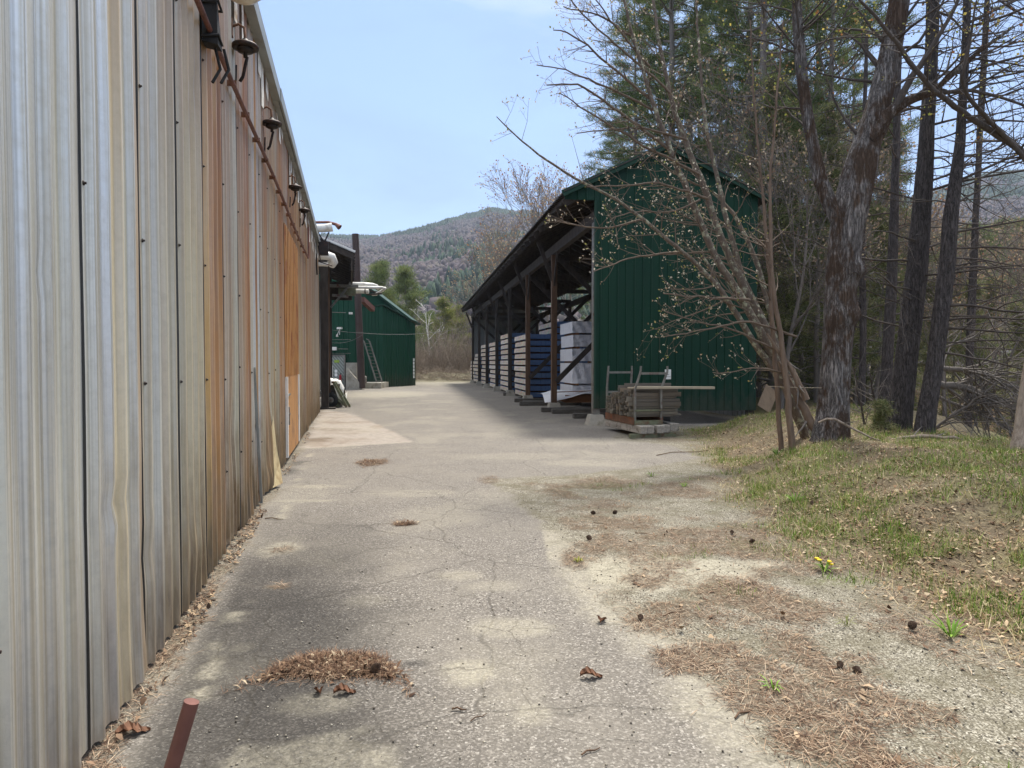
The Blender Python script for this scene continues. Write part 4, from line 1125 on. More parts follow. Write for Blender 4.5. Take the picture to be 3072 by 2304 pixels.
# pot-holes / bumps
Z = Z + .012 * (fbm(X * 2.3, Y * 2.3, 4, 61) - .47) + .01 * mk['ndl'] * (1 - mk['asph'])
V = np.stack([X, Y, Z], -1).reshape(-1, 3)
nx_, ny_ = len(gx), len(gy)
ii = np.arange(ny_ - 1)[:, None] * nx_ + np.arange(nx_ - 1)[None, :]
T = np.stack([ii, ii + 1, ii + 1 + nx_, ii + nx_], -1).reshape(-1, 4)
A1 = np.stack([mk['sand'], mk['ndl'], mk['grn']], -1).reshape(-1, 3)
A2 = np.stack([mk['asph'], mk['ap'], mk['drk']], -1).reshape(-1, 3)
A3 = np.stack([mk['bank']] * 3, -1).reshape(-1, 3)
def ground_mat():
    t = NT('ground_surface')
    p = t.geo()
    a1 = t.sepc(t.attr('cover')); a2 = t.sepc(t.attr('base')); a3 = t.sepc(t.attr('bank'))
    big = t.noise(p, .9, 6, .62); mid = t.noise(p, 7, 6, .65); fin = t.noise(p, 60, 4, .7)
    # old asphalt : light stones in a dark binder
    st = t.vor(p, 105, 'F1', 'Color'); sr = t.sepc(st)[0]
    stone = t.ramp(sr, [(0.0, S(70, 66, 62)), (.40, S(96, 91, 86)), (.70, S(130, 124, 116)), (.92, S(162, 155, 146)), (1, S(204, 198, 188))])
    asp = t.mix(t.rng(mid, .3, .7, .28, .6), stone, S(116, 110, 101))
    asp = t.mix(t.rng(big, .42, .62, 0, .5), asp, S(130, 124, 114))
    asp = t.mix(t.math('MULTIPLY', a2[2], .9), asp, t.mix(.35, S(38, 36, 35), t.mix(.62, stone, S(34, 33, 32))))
    ck = t.vor(t.mix(.18, p, t.noise(p, 2.2, 4, .6, 0, 'Color')), .62, 'DISTANCE_TO_EDGE', 'Distance')
    ck2 = t.vor(t.mix(.2, p, t.noise(p, 4, 4, .6, 0, 'Color')), 1.9, 'DISTANCE_TO_EDGE', 'Distance')
    crk = t.math('MAXIMUM', t.rng(ck, .0015, .006, 1, 0), t.math('MULTIPLY', t.rng(ck2, .003, .012, 1, 0), t.rng(big, .46, .56, 0, 1)))
    asp = t.mix(t.math('MULTIPLY', crk, .38), asp, S(62, 58, 52))
    # gravelly shoulder
    gv = t.sepc(t.vor(p, 130, 'F1', 'Color'))[1]
    grv = t.ramp(gv, [(0, S(66, 61, 53)), (.35, S(106, 100, 88)), (.7, S(146, 140, 124)), (1, S(196, 190, 174))])
    grv = t.mix(t.rng(mid, .35, .7, 0, .55), grv, S(104, 98, 82))
    grv = t.mix(t.rng(fin, .55, .75, 0, .5), grv, S(84, 76, 60))
    grv = t.mix(t.rng(t.noise(p, 2.6, 6, .7), .44, .62, 0, .6), grv, S(92, 86, 66))
    c = t.mix(a2[0], grv, asp)
    # concrete apron
    apc = t.ramp(mid, [(.3, S(134, 126, 116)), (.7, S(162, 153, 142))])
    apc = t.mix(t.rng(big, .48, .66, 0, .7), apc, S(120, 104, 88))
    c = t.mix(a2[1], c, apc)
    # pale sandy fines
    sn = t.ramp(fin, [(.3, S(134, 128, 112)), (.55, S(172, 165, 146)), (.8, S(202, 196, 178))])
    sf = t.math('MULTIPLY', a1[0], t.math('MULTIPLY', t.rng(t.noise(p, 26, 5, .8), .3, .62, .15, 1.0), t.rng(t.noise(p, 5.5, 6, .75), .34, .50, .5, 1.0)))
    c = t.mix(sf, c, sn)
    c = t.mix(t.math('MULTIPLY', t.rng(ck2, .004, .014, 1, 0), t.math('MULTIPLY', a1[0], .5)), c, S(80, 74, 62))
    # bank soil, dead grass
    so = t.ramp(t.noise(p, 18, 6, .7), [(.25, S(62, 54, 42)), (.5, S(106, 95, 72)), (.75, S(150, 138, 108))])
    c = t.mix(t.math('MULTIPLY', a3[0], .9), c, so)
    # needles and leaf crumbs
    nd = t.ramp(t.noise(t.map(p, (1, 2.4, 1), (0, 0, .6)), 55, 5, .75), [(.25, S(52, 42, 35)), (.5, S(96, 82, 67)), (.62, S(126, 112, 92)), (.8, S(174, 160, 138))])
    nf = t.math('MULTIPLY', a1[1], t.math('MULTIPLY', t.rng(t.noise(p, 34, 5, .8), .3, .55, .3, 1.0), t.rng(t.noise(p, 4.5, 6, .75), .36, .54, .2, 1.0)))
    c = t.mix(nf, c, nd)
    gr = t.ramp(t.noise(p, 30, 5, .75), [(.3, S(66, 70, 34)), (.55, S(104, 112, 56)), (.8, S(150, 146, 90))])
    c = t.mix(t.math('MULTIPLY', a1[2], t.rng(t.noise(p, 22, 5, .75), .4, .62, 0, .8)), c, gr)
    hh = t.math('ADD', t.math('MULTIPLY', sr, .6), t.math('MULTIPLY', fin, 1.2))
    hh = t.math('SUBTRACT', hh, t.math('MULTIPLY', crk, 1.6))
    t.bump(hh, .45, .008)
    return t.fin(c, .92, 0, .25)
M['ground'] = ground_mat()
tag(np_obj('ground', V, T, M['ground'], smooth=True, attr={'cover': A1, 'base': A2, 'bank': A3}), kind='structure')
t = NT('pond_water'); t.bump(t.noise(t.map(t.geo(), (1, .5, 1)), 2.2, 3, .5), .06, .03)
pm = t.fin(S(150, 120, 92), .22, 0, .5)
tag(np_obj('pond', [(7, 8, -1.05), (90, 8, -1.05), (90, 62, -1.05), (7, 62, -1.05)], [(0, 1, 2, 3)], pm), kind='structure')

# ------------------------------------------------------------------ ground litter (uncountable)
g = np.random.default_rng(8)
def litter_mat(name, stops, rough=.9):
    t = NT(name)
    c = t.attr('tint')
    return t.fin(c, rough, 0, .2)
M['litter'] = litter_mat('plant_litter', None)
def pick(n, x0, x1, y0, y1, fn, power=1.0):
    """rejection sample ground points; density falls with distance"""
    out = []
    tot = 0
    while tot < n:
        u_ = g.random(40000); x = x0 + (x1 - x0) * g.random(40000); y = y0 * (y1 / y0) ** u_
        k = g.random(40000) < fn(x, y)
        out.append(np.stack([x[k], y[k]], 1)); tot += k.sum()
        if len(out) > 60: break
    P = np.concatenate(out)[:n]
    return P[:, 0], P[:, 1], H(P[:, 0], P[:, 1]) + .004
def strips_mesh(x, y, z, length, width, yaw, pitch, cols, bend=0.0, tri=False):
    n = len(x)
    d = np.stack([np.cos(yaw) * np.cos(pitch), np.sin(yaw) * np.cos(pitch), np.sin(pitch)], 1)
    s = np.stack([-np.sin(yaw), np.cos(yaw), np.zeros(n)], 1) * (width / 2)[:, None]
    b = np.stack([x, y, z], 1)
    if tri:
        V = np.stack([b - s, b + s, b + d * length[:, None]], 1).reshape(-1, 3)
        T = np.arange(3 * n).reshape(n, 3); k = 3
    else:
        e_ = b + d * length[:, None]
        mid = b + d * (length / 2)[:, None]; mid[:, 2] += bend if np.isscalar(bend) else bend
        V = np.stack([b - s * .3, b + s * .3, mid + s, e_ + s * .2, e_ - s * .2, mid - s], 1).reshape(-1, 3)
        i6 = np.arange(n) * 6
        T = np.concatenate([np.stack([i6, i6 + 1, i6 + 2, i6 + 5], 1), np.stack([i6 + 5, i6 + 2, i6 + 3, i6 + 4], 1)]); k = 6
    return V, T, np.repeat(cols, k, 0)
def cmix(n, cols, p=None):
    c = np.array([S(*q)[:3] for q in cols]); i = g.choice(len(c), n, p=p)
    return c[i] * (0.75 + .5 * g.random((n, 1)))
mfn = lambda key, mul=1.0: (lambda x, y: masks(x, y)[key] * mul)
def build_grass():
    def dens(x, y):
        m = masks(x, y); return np.clip(m['grn'] * m['bank'] * (.25 + 1.1 * sst(.4, .7, vnoise(x * 5, y * 5, 79))), 0, 1)
    def dens2(x, y):
        m = masks(x, y); tuft = sst(.62, .72, vnoise(x * 5, y * 5, 77))
        return np.clip(m['grn'] * tuft * (m['sd'] > .3), 0, 1)
    parts = []
    for n, box, fn, h0, h1, cols in ((60000, (2.0, 9.5, 2.6, 19), dens, .05, .15, [(104, 138, 48), (126, 152, 62), (88, 116, 48), (168, 156, 100)]),
                                     (15000, (1.0, 8, 2.2, 15), dens2, .03, .09, [(100, 134, 46), (122, 146, 60), (140, 140, 80)]),
                                     (64000, (2.0, 10, 2.6, 20), lambda x, y: masks(x, y)['bank'] * (.35 + .65 * vnoise(x * 2.5, y * 2.5, 91)), .06, .2, [(160, 144, 108), (140, 122, 90), (118, 100, 74), (184, 170, 136)])):
        x, y, z = pick(n, *box, fn); m_ = len(x)
        ln = h0 + (h1 - h0) * g.random(m_) ** 1.6
        flat = cols[0][0] > 150
        pitch = (g.random(m_) * .5 + .05) if flat else (g.random(m_) * .8 + .65)
        parts.append(strips_mesh(x, y, z - .006, ln * (1.3 if flat else 1), .004 + .004 * g.random(m_), g.random(m_) * 6.28, pitch, cmix(m_, cols), tri=True))
    V = np.concatenate([p[0] for p in parts]); C = np.concatenate([p[2] for p in parts])
    T = np.arange(len(V)).reshape(-1, 3)
    tag(np_obj('grass', V, T, M['litter'], attr={'tint': C}), kind='stuff')
build_grass()
def build_leaves():
    P = []
    for n, box, fn, s0, s1, cols in ((30000, (1.8, 9.5, 2.4, 20), lambda x, y: masks(x, y)['bank'] * (.2 + .8 * masks(x, y)['ndl']), .02, .055, [(150, 126, 98), (126, 100, 76), (170, 148, 120), (96, 74, 58), (184, 166, 138), (110, 90, 72)]),
                                     (240, (-1.85, -.9, 1.6, 3.0), lambda x, y: ((x + 1.11 + .225 * y) < .2) * ((x + 1.11 + .225 * y) > .03) * sst(3.0, 2.2, y), .03, .09, [(150, 122, 98), (112, 84, 66), (186, 164, 134), (160, 118, 94)]),
                                     (650, (-7, -1, 3.0, 22), lambda x, y: ((x + 1.11 + .225 * y) < .15) * ((x + 1.11 + .225 * y) > .03) * vnoise(y * 1.3, x * 0 + 3, 5) ** 4, .015, .05, [(136, 112, 90), (96, 76, 60), (166, 144, 116), (74, 60, 50)]),
                                     (500, (.8, 4.5, 2.2, 9), lambda x, y: masks(x, y)['ndl'] * (masks(x, y)['sd'] > .2), .02, .06, [(130, 106, 84), (164, 142, 116), (96, 76, 60)])):
        x, y, z = pick(n, *box, fn); m_ = len(x)
        ln = s0 + (s1 - s0) * g.random(m_)
        P.append(strips_mesh(x, y, z + .004 + .012 * g.random(m_), ln, ln * (.35 + .4 * g.random(m_)), g.random(m_) * 6.28, g.normal(0, .35, m_), cmix(m_, cols), bend=(g.random(m_) - .4) * .022))
    off_ = 0; V, T, C = [], [], []
    for v, t_, c in P: V.append(v); T.append(t_ + off_); C.append(c); off_ += len(v)
    tag(np_obj('leaf_litter', np.concatenate(V), np.concatenate(T), M['litter'], attr={'tint': np.concatenate(C)}), kind='stuff')
build_leaves()
def build_needles():
    x, y, z = pick(80000, -3.0, 5.5, 1.9, 14, lambda x, y: masks(x, y)['ndl'] * (1 - masks(x, y)['bank'] * .7))
    m_ = len(x)
    V, T, C = strips_mesh(x, y, z + .006 * g.random(m_), .05 + .05 * g.random(m_), .0022 + .0015 * g.random(m_), g.random(m_) * 6.28, g.normal(0.05, .15, m_), cmix(m_, [(130, 106, 86), (156, 132, 108), (96, 74, 60), (180, 160, 136), (76, 58, 48)]), bend=.003)
    tag(np_obj('needle_litter', V, T, M['litter'], attr={'tint': C}), kind='stuff')
build_needles()
def build_gravel():
    x, y, z = pick(9000, -1.4, 4.6, 1.9, 9, lambda x, y: .25 + .75 * (masks(x, y)['sd'] > .05))
    m_ = len(x); s_ = .003 + .006 * g.random(m_) ** 2.5
    o6 = np.array([(1, 0, 0), (-1, 0, 0), (0, 1, 0), (0, -1, 0), (0, 0, .7), (0, 0, -.7)])
    V = (np.stack([x, y, z], 1)[:, None, :] + o6[None] * s_[:, None, None] * (.7 + .6 * g.random((m_, 6, 1)))).reshape(-1, 3)
    f8 = np.array([(0, 2, 4), (2, 1, 4), (1, 3, 4), (3, 0, 4), (2, 0, 5), (1, 2, 5), (3, 1, 5), (0, 3, 5)])
    T = (np.arange(m_)[:, None, None] * 6 + f8[None]).reshape(-1, 3)
    C = np.repeat(cmix(m_, [(150, 142, 128), (176, 168, 152), (118, 112, 102), (92, 86, 78), (196, 188, 170)]), 6, 0)
    tag(np_obj('gravel', V, T, M['litter'], attr={'tint': C}), kind='stuff')
build_gravel()

# heaps of needles on the asphalt
def heap(px, py, rx, ry, hgt, n, label, curve=0.0):
    cx, cy, ax, ay = ell(px, py, rx, ry)
    r = np.sqrt(g.random(n)) * (1 + .45 * (g.random(n) < .12)); a = g.random(n) * 6.283
    x = cx + ax * r * np.cos(a); y = cy + ay * r * np.sin(a) * (.75 + .25 * np.sin(a * 3)) - curve * ((x - cx) / ax) ** 2
    edge = np.clip(1 - r, 0, 1)
    z = H(x, y) + hgt * edge ** .7 * g.random(n) + .004
    nl = n // 14
    V1, T1, C1 = strips_mesh(x[nl:], y[nl:], z[nl:], .04 + .05 * g.random(n - nl), .0016 + .0016 * g.random(n - nl), g.random(n - nl) * 6.28, g.normal(.05, .3, n - nl), cmix(n - nl, [(128, 100, 80), (108, 82, 64), (154, 128, 104), (82, 62, 50), (64, 48, 40)]), bend=.004)
    V2, T2, C2 = strips_mesh(x[:nl], y[:nl], z[:nl], .02 + .04 * g.random(nl), .012 + .014 * g.random(nl), g.random(nl) * 6.28, g.normal(0, .4, nl), cmix(nl, [(140, 116, 92), (104, 80, 62), (74, 56, 44), (176, 158, 132)]), bend=.008)
    o = np_obj('needle_heap', np.concatenate([V1, V2]), np.concatenate([T1, T2 + len(V1)]), M['litter'], attr={'tint': np.concatenate([C1, C2])})
    return tag(o, label, 'heap', 'heaps of brown needles on the asphalt')
heap(1010, 1992, 185, 40, .022, 9000, 'largest brown heap of pine needles and leaves, in the foreground of the asphalt', .17)
heap(1115, 1388, 48, 12, .03, 1500, 'small brown needle heap on the asphalt near the concrete apron')
heap(1215, 1572, 36, 6, .015, 500, 'tiny brown needle heap in the middle of the road')

# pine cones, oak leaves, twigs, weeds
def cone_mesh():
    m = MB()
    for k in range(13):
        h = k / 12; r = .016 * math.sin(math.pi * min(1, .12 + h * .86)) + .004
        for j in range(8):
            a = 6.283 * (j + (k % 2) * .5) / 8
            c, s = math.cos(a), math.sin(a); z = .004 + h * .052
            m.add([(c * r * .3, s * r * .3, z), (c * r - s * .006, s * r + c * .006, z + .007), (c * r * 1.18, s * r * 1.18, z + .012), (c * r + s * .006, s * r - c * .006, z + .007), (c * r * .5, s * r * .5, z + .012)], [(0, 1, 2, 3), (4, 3, 2, 1)])
    return m.mesh('pine_cone', simple('cone_scale', S(92, 74, 60), .85, var=.5, scale=60))
cm_ = cone_mesh()
CS = .8
cone_px = [(1108, 2028, 1.3, 'big pine cone at the front edge of the largest needle heap'), (1788, 1546, 1.25, 'pine cone on the gravel, left one of a close pair'), (1838, 1548, 1.3, 'pine cone on the gravel, right one of a close pair'), (1776, 1624, 1.35, 'pine cone alone on the gravel just past the pale cracked patch'),
           (2724, 1890, 1.4, 'upright pine cone among leaves at lower right'), (2516, 2014, 1.0, 'dark pine cone lying in the needles, lower right'), (2586, 2030, 1.1, 'dark pine cone beside a clump of debris, lower right'), (2196, 1608, 1.0, 'small pine cone on gravel nearest the green bank'), (2246, 1634, 1.1, 'pale worn pine cone on gravel below the green bank'), (1920, 1868, 1.0, 'pine cone at the needle strip edge of the asphalt'), (2436, 1484, 1.1, 'pine cone at the foot of the bank under the leaf patch')]
for px, py, s_, lb in cone_px:
    o = bpy.data.objects.new('pine_cone', cm_); col.objects.link(o)
    p_ = G(px, py, 0); p_ = G(px, py, float(H(p_.x, p_.y))); 
    o.location = (p_.x, p_.y, float(H(p_.x, p_.y)) + .022); o.scale = (s_ * CS,) * 3; o.rotation_euler = (rs.uniform(.9, 1.5), 0, rs.uniform(0, 6))
    tag(o, lb, 'pine cone', 'fallen pine cones')
def oak_leaf(px, py, size, rzv, label):
    p_ = G(px, py); m = MB()
    n = 9; L_, R_ = [], []
    for k in range(n):
        u_ = k / (n - 1); wd = size * .30 * math.sin(math.pi * min(1, u_ * .93 + .05)) * (1.25 if k % 2 else .55)
        zc = .012 + .018 * math.sin(u_ * 5)
        L_.append((u_ * size, wd, zc + .014)); R_.append((u_ * size, -wd, zc + .010))
    C_ = [(k / (n - 1) * size, 0, .006 + .012 * math.sin(k / (n - 1) * 5)) for k in range(n)]
    vs = L_ + C_ + R_
    m.add(vs, [(k, k + 1, n + k + 1, n + k) for k in range(n - 1)] + [(n + k, n + k + 1, 2 * n + k + 1, 2 * n + k) for k in range(n - 1)])
    o = m.build('oak_leaf', M['dead_leaf'], label=label, cat='leaf', group='dead oak leaves on the asphalt')
    o.location = (p_.x, p_.y, .004); o.rotation_euler = (0, 0, rzv)
M['dead_leaf'] = simple('dead_leaf', S(112, 78, 56), .8, var=.3, scale=40)
oak_leaf(1000, 2088, .11, .3, 'curled brown oak leaf in front of the largest needle heap'); oak_leaf(960, 2092, .07, 2.0, 'smaller brown leaf beside the curled oak leaf')
oak_leaf(345, 2215, .14, .5, 'big rust-coloured leaf at the foot of the metal wall'); oak_leaf(1740, 2035, .12, .1, 'flat tan leaf on the asphalt right of centre'); oak_leaf(1800, 1875, .10, 1.2, 'dark curled leaf at the asphalt edge')
def twig(px0, py0, px1, py1, r, label):
    a, b = G(px0, py0), G(px1, py1)
    a.z = float(H(a.x, a.y)) + r + .004; b.z = float(H(b.x, b.y)) + r + .004
    d = b - a; q = Vector((-d.y, d.x, 0)) * .08
    m = MB(); m.tube([a, a.lerp(b, .35) + q + Vector((0, 0, r)), a.lerp(b, .7) - q * .5, b], [r, r, r * .8, r * .5], 5); m.tube([a.lerp(b, .5), a.lerp(b, .62) + q * 3], [r * .6, r * .3], 4)
    m.build('twig', M['brown_wood'], label=label, cat='twig', group='twigs lying on the ground')
for a in ((1355, 2132, 1400, 2134, .005, 'short dark twig on the asphalt below the yellow sand patch'), (1412, 2168, 1460, 2145, .003, 'thin slanting twig beside the short dark one'), (1745, 2270, 1800, 2248, .004, 'dark twig on the asphalt near the bottom edge'),
          (1990, 1852, 2070, 1835, .005, 'pale twig at the needle strip by the asphalt'), (1905, 1600, 1990, 1612, .004, 'reddish twig on the gravel below the bank'), (1780, 1570, 1850, 1580, .003, 'twig between the pine cones on the gravel'), (1970, 1368, 2130, 1352, .008, 'long bare stick at the end of the asphalt by the bank'), (2205, 2160, 2260, 2130, .005, 'pale twig in the needle strip, lower right'), (795, 1558, 850, 1560, .006, 'thin stick lying beside the metal wall')):
    twig(*a)
def weed(px, py, n, ln, label, cols=((92, 124, 46), (120, 150, 60)), flower=0, broad=.012):
    p_ = G(px, py, 0); hz = float(H(p_.x, p_.y)); p_ = G(px, py, hz)
    e = empty('dandelion_plant' if flower else 'weed_tuft', (p_.x, p_.y, float(H(p_.x, p_.y))), 0, label, 'plant', None if flower else 'green weed tufts on the gravel')
    a = g.random(n) * 6.28; z = np.zeros(n)
    V, T, C = strips_mesh(z + .01 * np.cos(a), z + .01 * np.sin(a), z, ln * (.6 + .5 * g.random(n)), broad * (.6 + .6 * g.random(n)), a, .25 + .7 * g.random(n), cmix(n, list(cols)), bend=.02)
    np_obj('leaves', V, T, M['litter'], e, attr={'tint': C})
    if flower:
        ms = MB(); mf = []
        for k in range(flower):
            q = Vector((rs.uniform(-.08, .1), rs.uniform(-.05, .05), rs.uniform(.05, .1)))
            ms.tube([(0, 0, .0), q * .6 + Vector((0, 0, .02)), q], .003, 5)
            f_ = MB(); f_.lathe(q, [(.004, -.004), (.016, .002), (.021, .008), (.012, .012), (0, .011)], 10); f_.build('flower', M['petal'], e)
        ms.build('stems', M['stem'], e)
M['petal'] = simple('yellow_petal', S(226, 196, 40), .7); M['stem'] = simple('green_stem', S(110, 136, 60), .7)
weed(2476, 1716, 26, .13, 'dandelion with yellow flowers on the gravel at the end of the pale patch', flower=4)
weed(2855, 1915, 22, .16, 'largest green weed tuft on the gravel, beside the upright pine cone', broad=.014)
weed(2540, 1880, 16, .10, 'dull green low tuft in the middle of the right gravel', ((122, 128, 70), (140, 140, 90)), broad=.006)
weed(2320, 2075, 9, .09, 'bright little sprout near the needle strip', ((130, 166, 66), (110, 150, 56)))
weed(2385, 1490, 18, .16, 'leafy green weed at the foot of the bank', broad=.016)
weed(1735, 1688, 40, .06, 'moss-green tuft at the corner of the pale cracked patch', ((128, 132, 52), (150, 146, 70)), broad=.006)
weed(1955, 1430, 24, .12, 'green tuft on the gravel closest to the lumber rack', broad=.008)
weed(2052, 1462, 24, .10, 'brighter green tuft in front of the bank', broad=.008)
weed(2330, 1360, 40, .2, 'dark green clump on the slope right of the lumber rack', ((84, 112, 44), (100, 126, 60)), broad=.01)

# bent steel pipe in the foreground
m = MB()
tp = Vector((-.97, 2.12, .625)); bt = Vector((-1.16, 2.06, -.05))
m.tube([bt, bt.lerp(tp, .5), tp], .0225, 18, caps=False); m.tube([tp, tp + (bt - tp).normalized() * .15], .0185, 18, caps=True)
m.add([tp + q for q in []], [])
d = (tp - bt).normalized(); x_ = d.cross(Vector((0, 1, 0))).normalized(); y_ = d.cross(x_)
ring = [[tp + (x_ * math.cos(6.283 * k / 18) + y_ * math.sin(6.283 * k / 18)) * r for k in range(18)] for r in (.0225, .0185)]
m.add(ring[0] + ring[1], [(k, (k + 1) % 18, 18 + (k + 1) % 18, 18 + k) for k in range(18)])
m.build('steel_pipe', M['rust_pipe'], label='leaning rust-brown steel pipe standing in the foreground by the metal wall', cat='pipe')

# ------------------------------------------------------------------ trees
def tubes_np(polys):
    """polys: list of (pts (k,3), radii (k,), sides) -> V, quads"""
    Vs, Ts, off_ = [], [], 0
    for pts, r, n in polys:
        pts = np.asarray(pts, float); r = np.asarray(r, float); k = len(pts)
        d = np.empty_like(pts); d[1:-1] = pts[2:] - pts[:-2]; d[0] = pts[1] - pts[0]; d[-1] = pts[-1] - pts[-2]
        d /= np.linalg.norm(d, axis=1)[:, None] + 1e-9
        ref = np.array([0.0, 0, 1]) if abs(d[0, 2]) < .85 else np.array([1.0, 0.2, 0])
        x = np.cross(d, ref); x /= np.linalg.norm(x, axis=1)[:, None] + 1e-9
        y = np.cross(d, x)
        a = np.arange(n) * 2 * math.pi / n
        ring = pts[:, None, :] + (x[:, None, :] * np.cos(a)[None, :, None] + y[:, None, :] * np.sin(a)[None, :, None]) * r[:, None, None]
        i = np.arange(k - 1)[:, None] * n + np.arange(n)[None, :]
        j = np.arange(k - 1)[:, None] * n + (np.arange(n)[None, :] + 1) % n
        Ts.append(np.stack([i, j, j + n, i + n], -1).reshape(-1, 4) + off_)
        Vs.append(ring.reshape(-1, 3)); off_ += k * n
    return np.concatenate(Vs), np.concatenate(Ts)
def nrm(v): return v / (np.linalg.norm(v) + 1e-9)
def perp(d, rng):
    v = rng.normal(size=3); v -= d * v.dot(d); return nrm(v)
def grow(rng, out, tips, p, d, L, r, lvl, mx_, seg=.22, wob=.16, up=.05, ang=(35, 65), dens=3.0, ratio=(.35, .62), start=.2, sides=(7, 5, 4, 3, 3), rmin=.0022):
    n = max(2, int(L / seg)); n = min(n, 14)
    pts, rr, dirs = [p], [r], [d]
    st = L / n
    for i in range(n):
        d = nrm(d + rng.normal(0, wob, 3) + np.array([0, 0, up]))
        p = p + d * st; pts.append(p); dirs.append(d)
        rr.append(max(rmin, r * (1 - .82 * (i + 1) / n)))
    out.append((np.array(pts), np.array(rr), sides[min(lvl, len(sides) - 1)]))
    if lvl >= mx_:
        tips.append((pts[-1], d)); 
        if n > 2: tips.append((pts[n // 2 + 1], nrm(dirs[n // 2] + rng.normal(0, .5, 3))))
        return
    nc = max(1, int(L * dens * (1 if lvl else .8) + rng.random()))
    nc = min(nc, 16)
    for c in range(nc):
        t = start + (1 - start) * (c + rng.random()) / nc
        i = min(n - 1, int(t * n)); f = t * n - i
        q = pts[i] * (1 - f) + pts[min(n, i + 1)] * f
        a = math.radians(rng.uniform(*ang))
        dd = nrm(dirs[i] * math.cos(a) + perp(dirs[i], rng) * math.sin(a))
        grow(rng, out, tips, q, dd, L * rng.uniform(*ratio) * (1.12 - .55 * t), max(rmin, rr[i] * rng.uniform(.42, .62)), lvl + 1, mx_, seg * .8, wob * 1.1, up, ang, dens * 1.35, ratio, start, sides, rmin)
    tips.append((pts[-1], d))
def buds(rng, tips, size, cols, per=3, spread=.04, wide=.34):
    P = np.array([t[0] for t in tips]).repeat(per, 0); D = np.array([t[1] for t in tips]).repeat(per, 0); n = len(P)
    D = D * .5 + rng.normal(0, .55, (n, 3)); D[:, 2] += .35; D /= np.linalg.norm(D, axis=1)[:, None]
    P = P + rng.normal(0, spread, (n, 3))
    s = np.cross(D, rng.normal(size=(n, 3))); s /= np.linalg.norm(s, axis=1)[:, None]
    L_ = (size * (.6 + .8 * rng.random(n)))[:, None]
    V = np.stack([P, P + D * L_ * .5 + s * L_ * wide, P + D * L_, P + D * L_ * .5 - s * L_ * wide], 1).reshape(-1, 3)
    T = np.arange(4 * n).reshape(n, 4)
    c = np.array([S(*q)[:3] for q in cols]); C = c[rng.integers(0, len(c), n)] * (.7 + .6 * rng.random((n, 1)))
    return V, T, np.repeat(C, 4, 0)

def bark(name, a, b, scale=9, stretch=.22, bump=.6, moss=None, lichen=None, fissure=True):
    t = NT(name)
    p = t.co(); v = t.map(p, (1, 1, stretch))
    f = t.noise(v, scale * 1.6, 6, .65, .4)
    w_ = t.vor(t.mix(.12, v, t.noise(v, scale, 4, .6, 0, 'Color')), scale, 'DISTANCE_TO_EDGE')
    c = t.mix(t.rng(f, .3, .7), a, b)
    if fissure: c = t.mix(t.rng(w_, .0, .12, .75, 0), c, tuple(x * .35 for x in a[:3]))
    if lichen: c = t.mix(t.rng(t.noise(p, 9, 5, .7), .52, .62, 0, .85), c, lichen)
    if moss: c = t.mix(t.rng(t.noise(t.map(p, (1, 1, .5)), 2.6, 6, .7), .46, .55, 0, .9), c, moss)
    h_ = t.math('ADD', t.math('MULTIPLY', t.rng(w_, 0, .2), .8), f)
    t.bump(h_, bump, .03)
    return t.fin(c, .92, 0, .2)
M['bark_maple'] = bark('maple_bark', S(80, 73, 70), S(172, 165, 159), 24, .10, 1.0, moss=S(82, 64, 50))
M['bark_pine'] = bark('pine_bark', S(66, 61, 59), S(106, 99, 96), 26, .14, .8)
M['bark_lichen'] = bark('lichened_bark', S(88, 77, 68), S(118, 106, 94), 12, .3, .4, lichen=S(172, 172, 146), fissure=False)
M['bark_twig'] = bark('twig_bark', S(92, 79, 69), S(120, 106, 92), 12, .3, .1, fissure=False)
M['bark_brown'] = bark('brown_bark', S(98, 82, 70), S(130, 112, 96), 10, .2, .3, fissure=False)
M['bark_grey'] = bark('grey_bark', S(104, 98, 92), S(136, 128, 120), 10, .2, .3, fissure=False)
M['bark_dead'] = bark('dead_bark', S(120, 106, 92), S(166, 152, 136), 12, .2, .3, fissure=False)
M['bark_dark'] = bark('dark_branch', S(66, 60, 56), S(92, 84, 78), 10, .2, .3, fissure=False)
M['bark_birch'] = bark('birch_bark', S(196, 190, 180), S(222, 218, 210), 8, 1.0, .2, fissure=False)
def leaf_mat(name, trans=.25):
    t = NT(name)
    c = t.attr('tint'); t.put(t.p.inputs['Base Color'], c)
    t.p.inputs['Roughness'].default_value = .75; t.p.inputs['Specular IOR Level'].default_value = .25
    tr = t.n('ShaderNodeBsdfTranslucent'); t.l(c, tr.inputs[0])
    mx_ = t.n('ShaderNodeMixShader'); mx_.inputs[0].default_value = trans
    t.l(t.p.outputs[0], mx_.inputs[1]); t.l(tr.outputs[0], mx_.inputs[2])
    o = t.t.nodes['Material Output']; t.l(mx_.outputs[0], o.inputs[0])
    return t.m
M['leaf'] = leaf_mat('spring_leaves', .4); M['needle'] = leaf_mat('conifer_needles', .3)

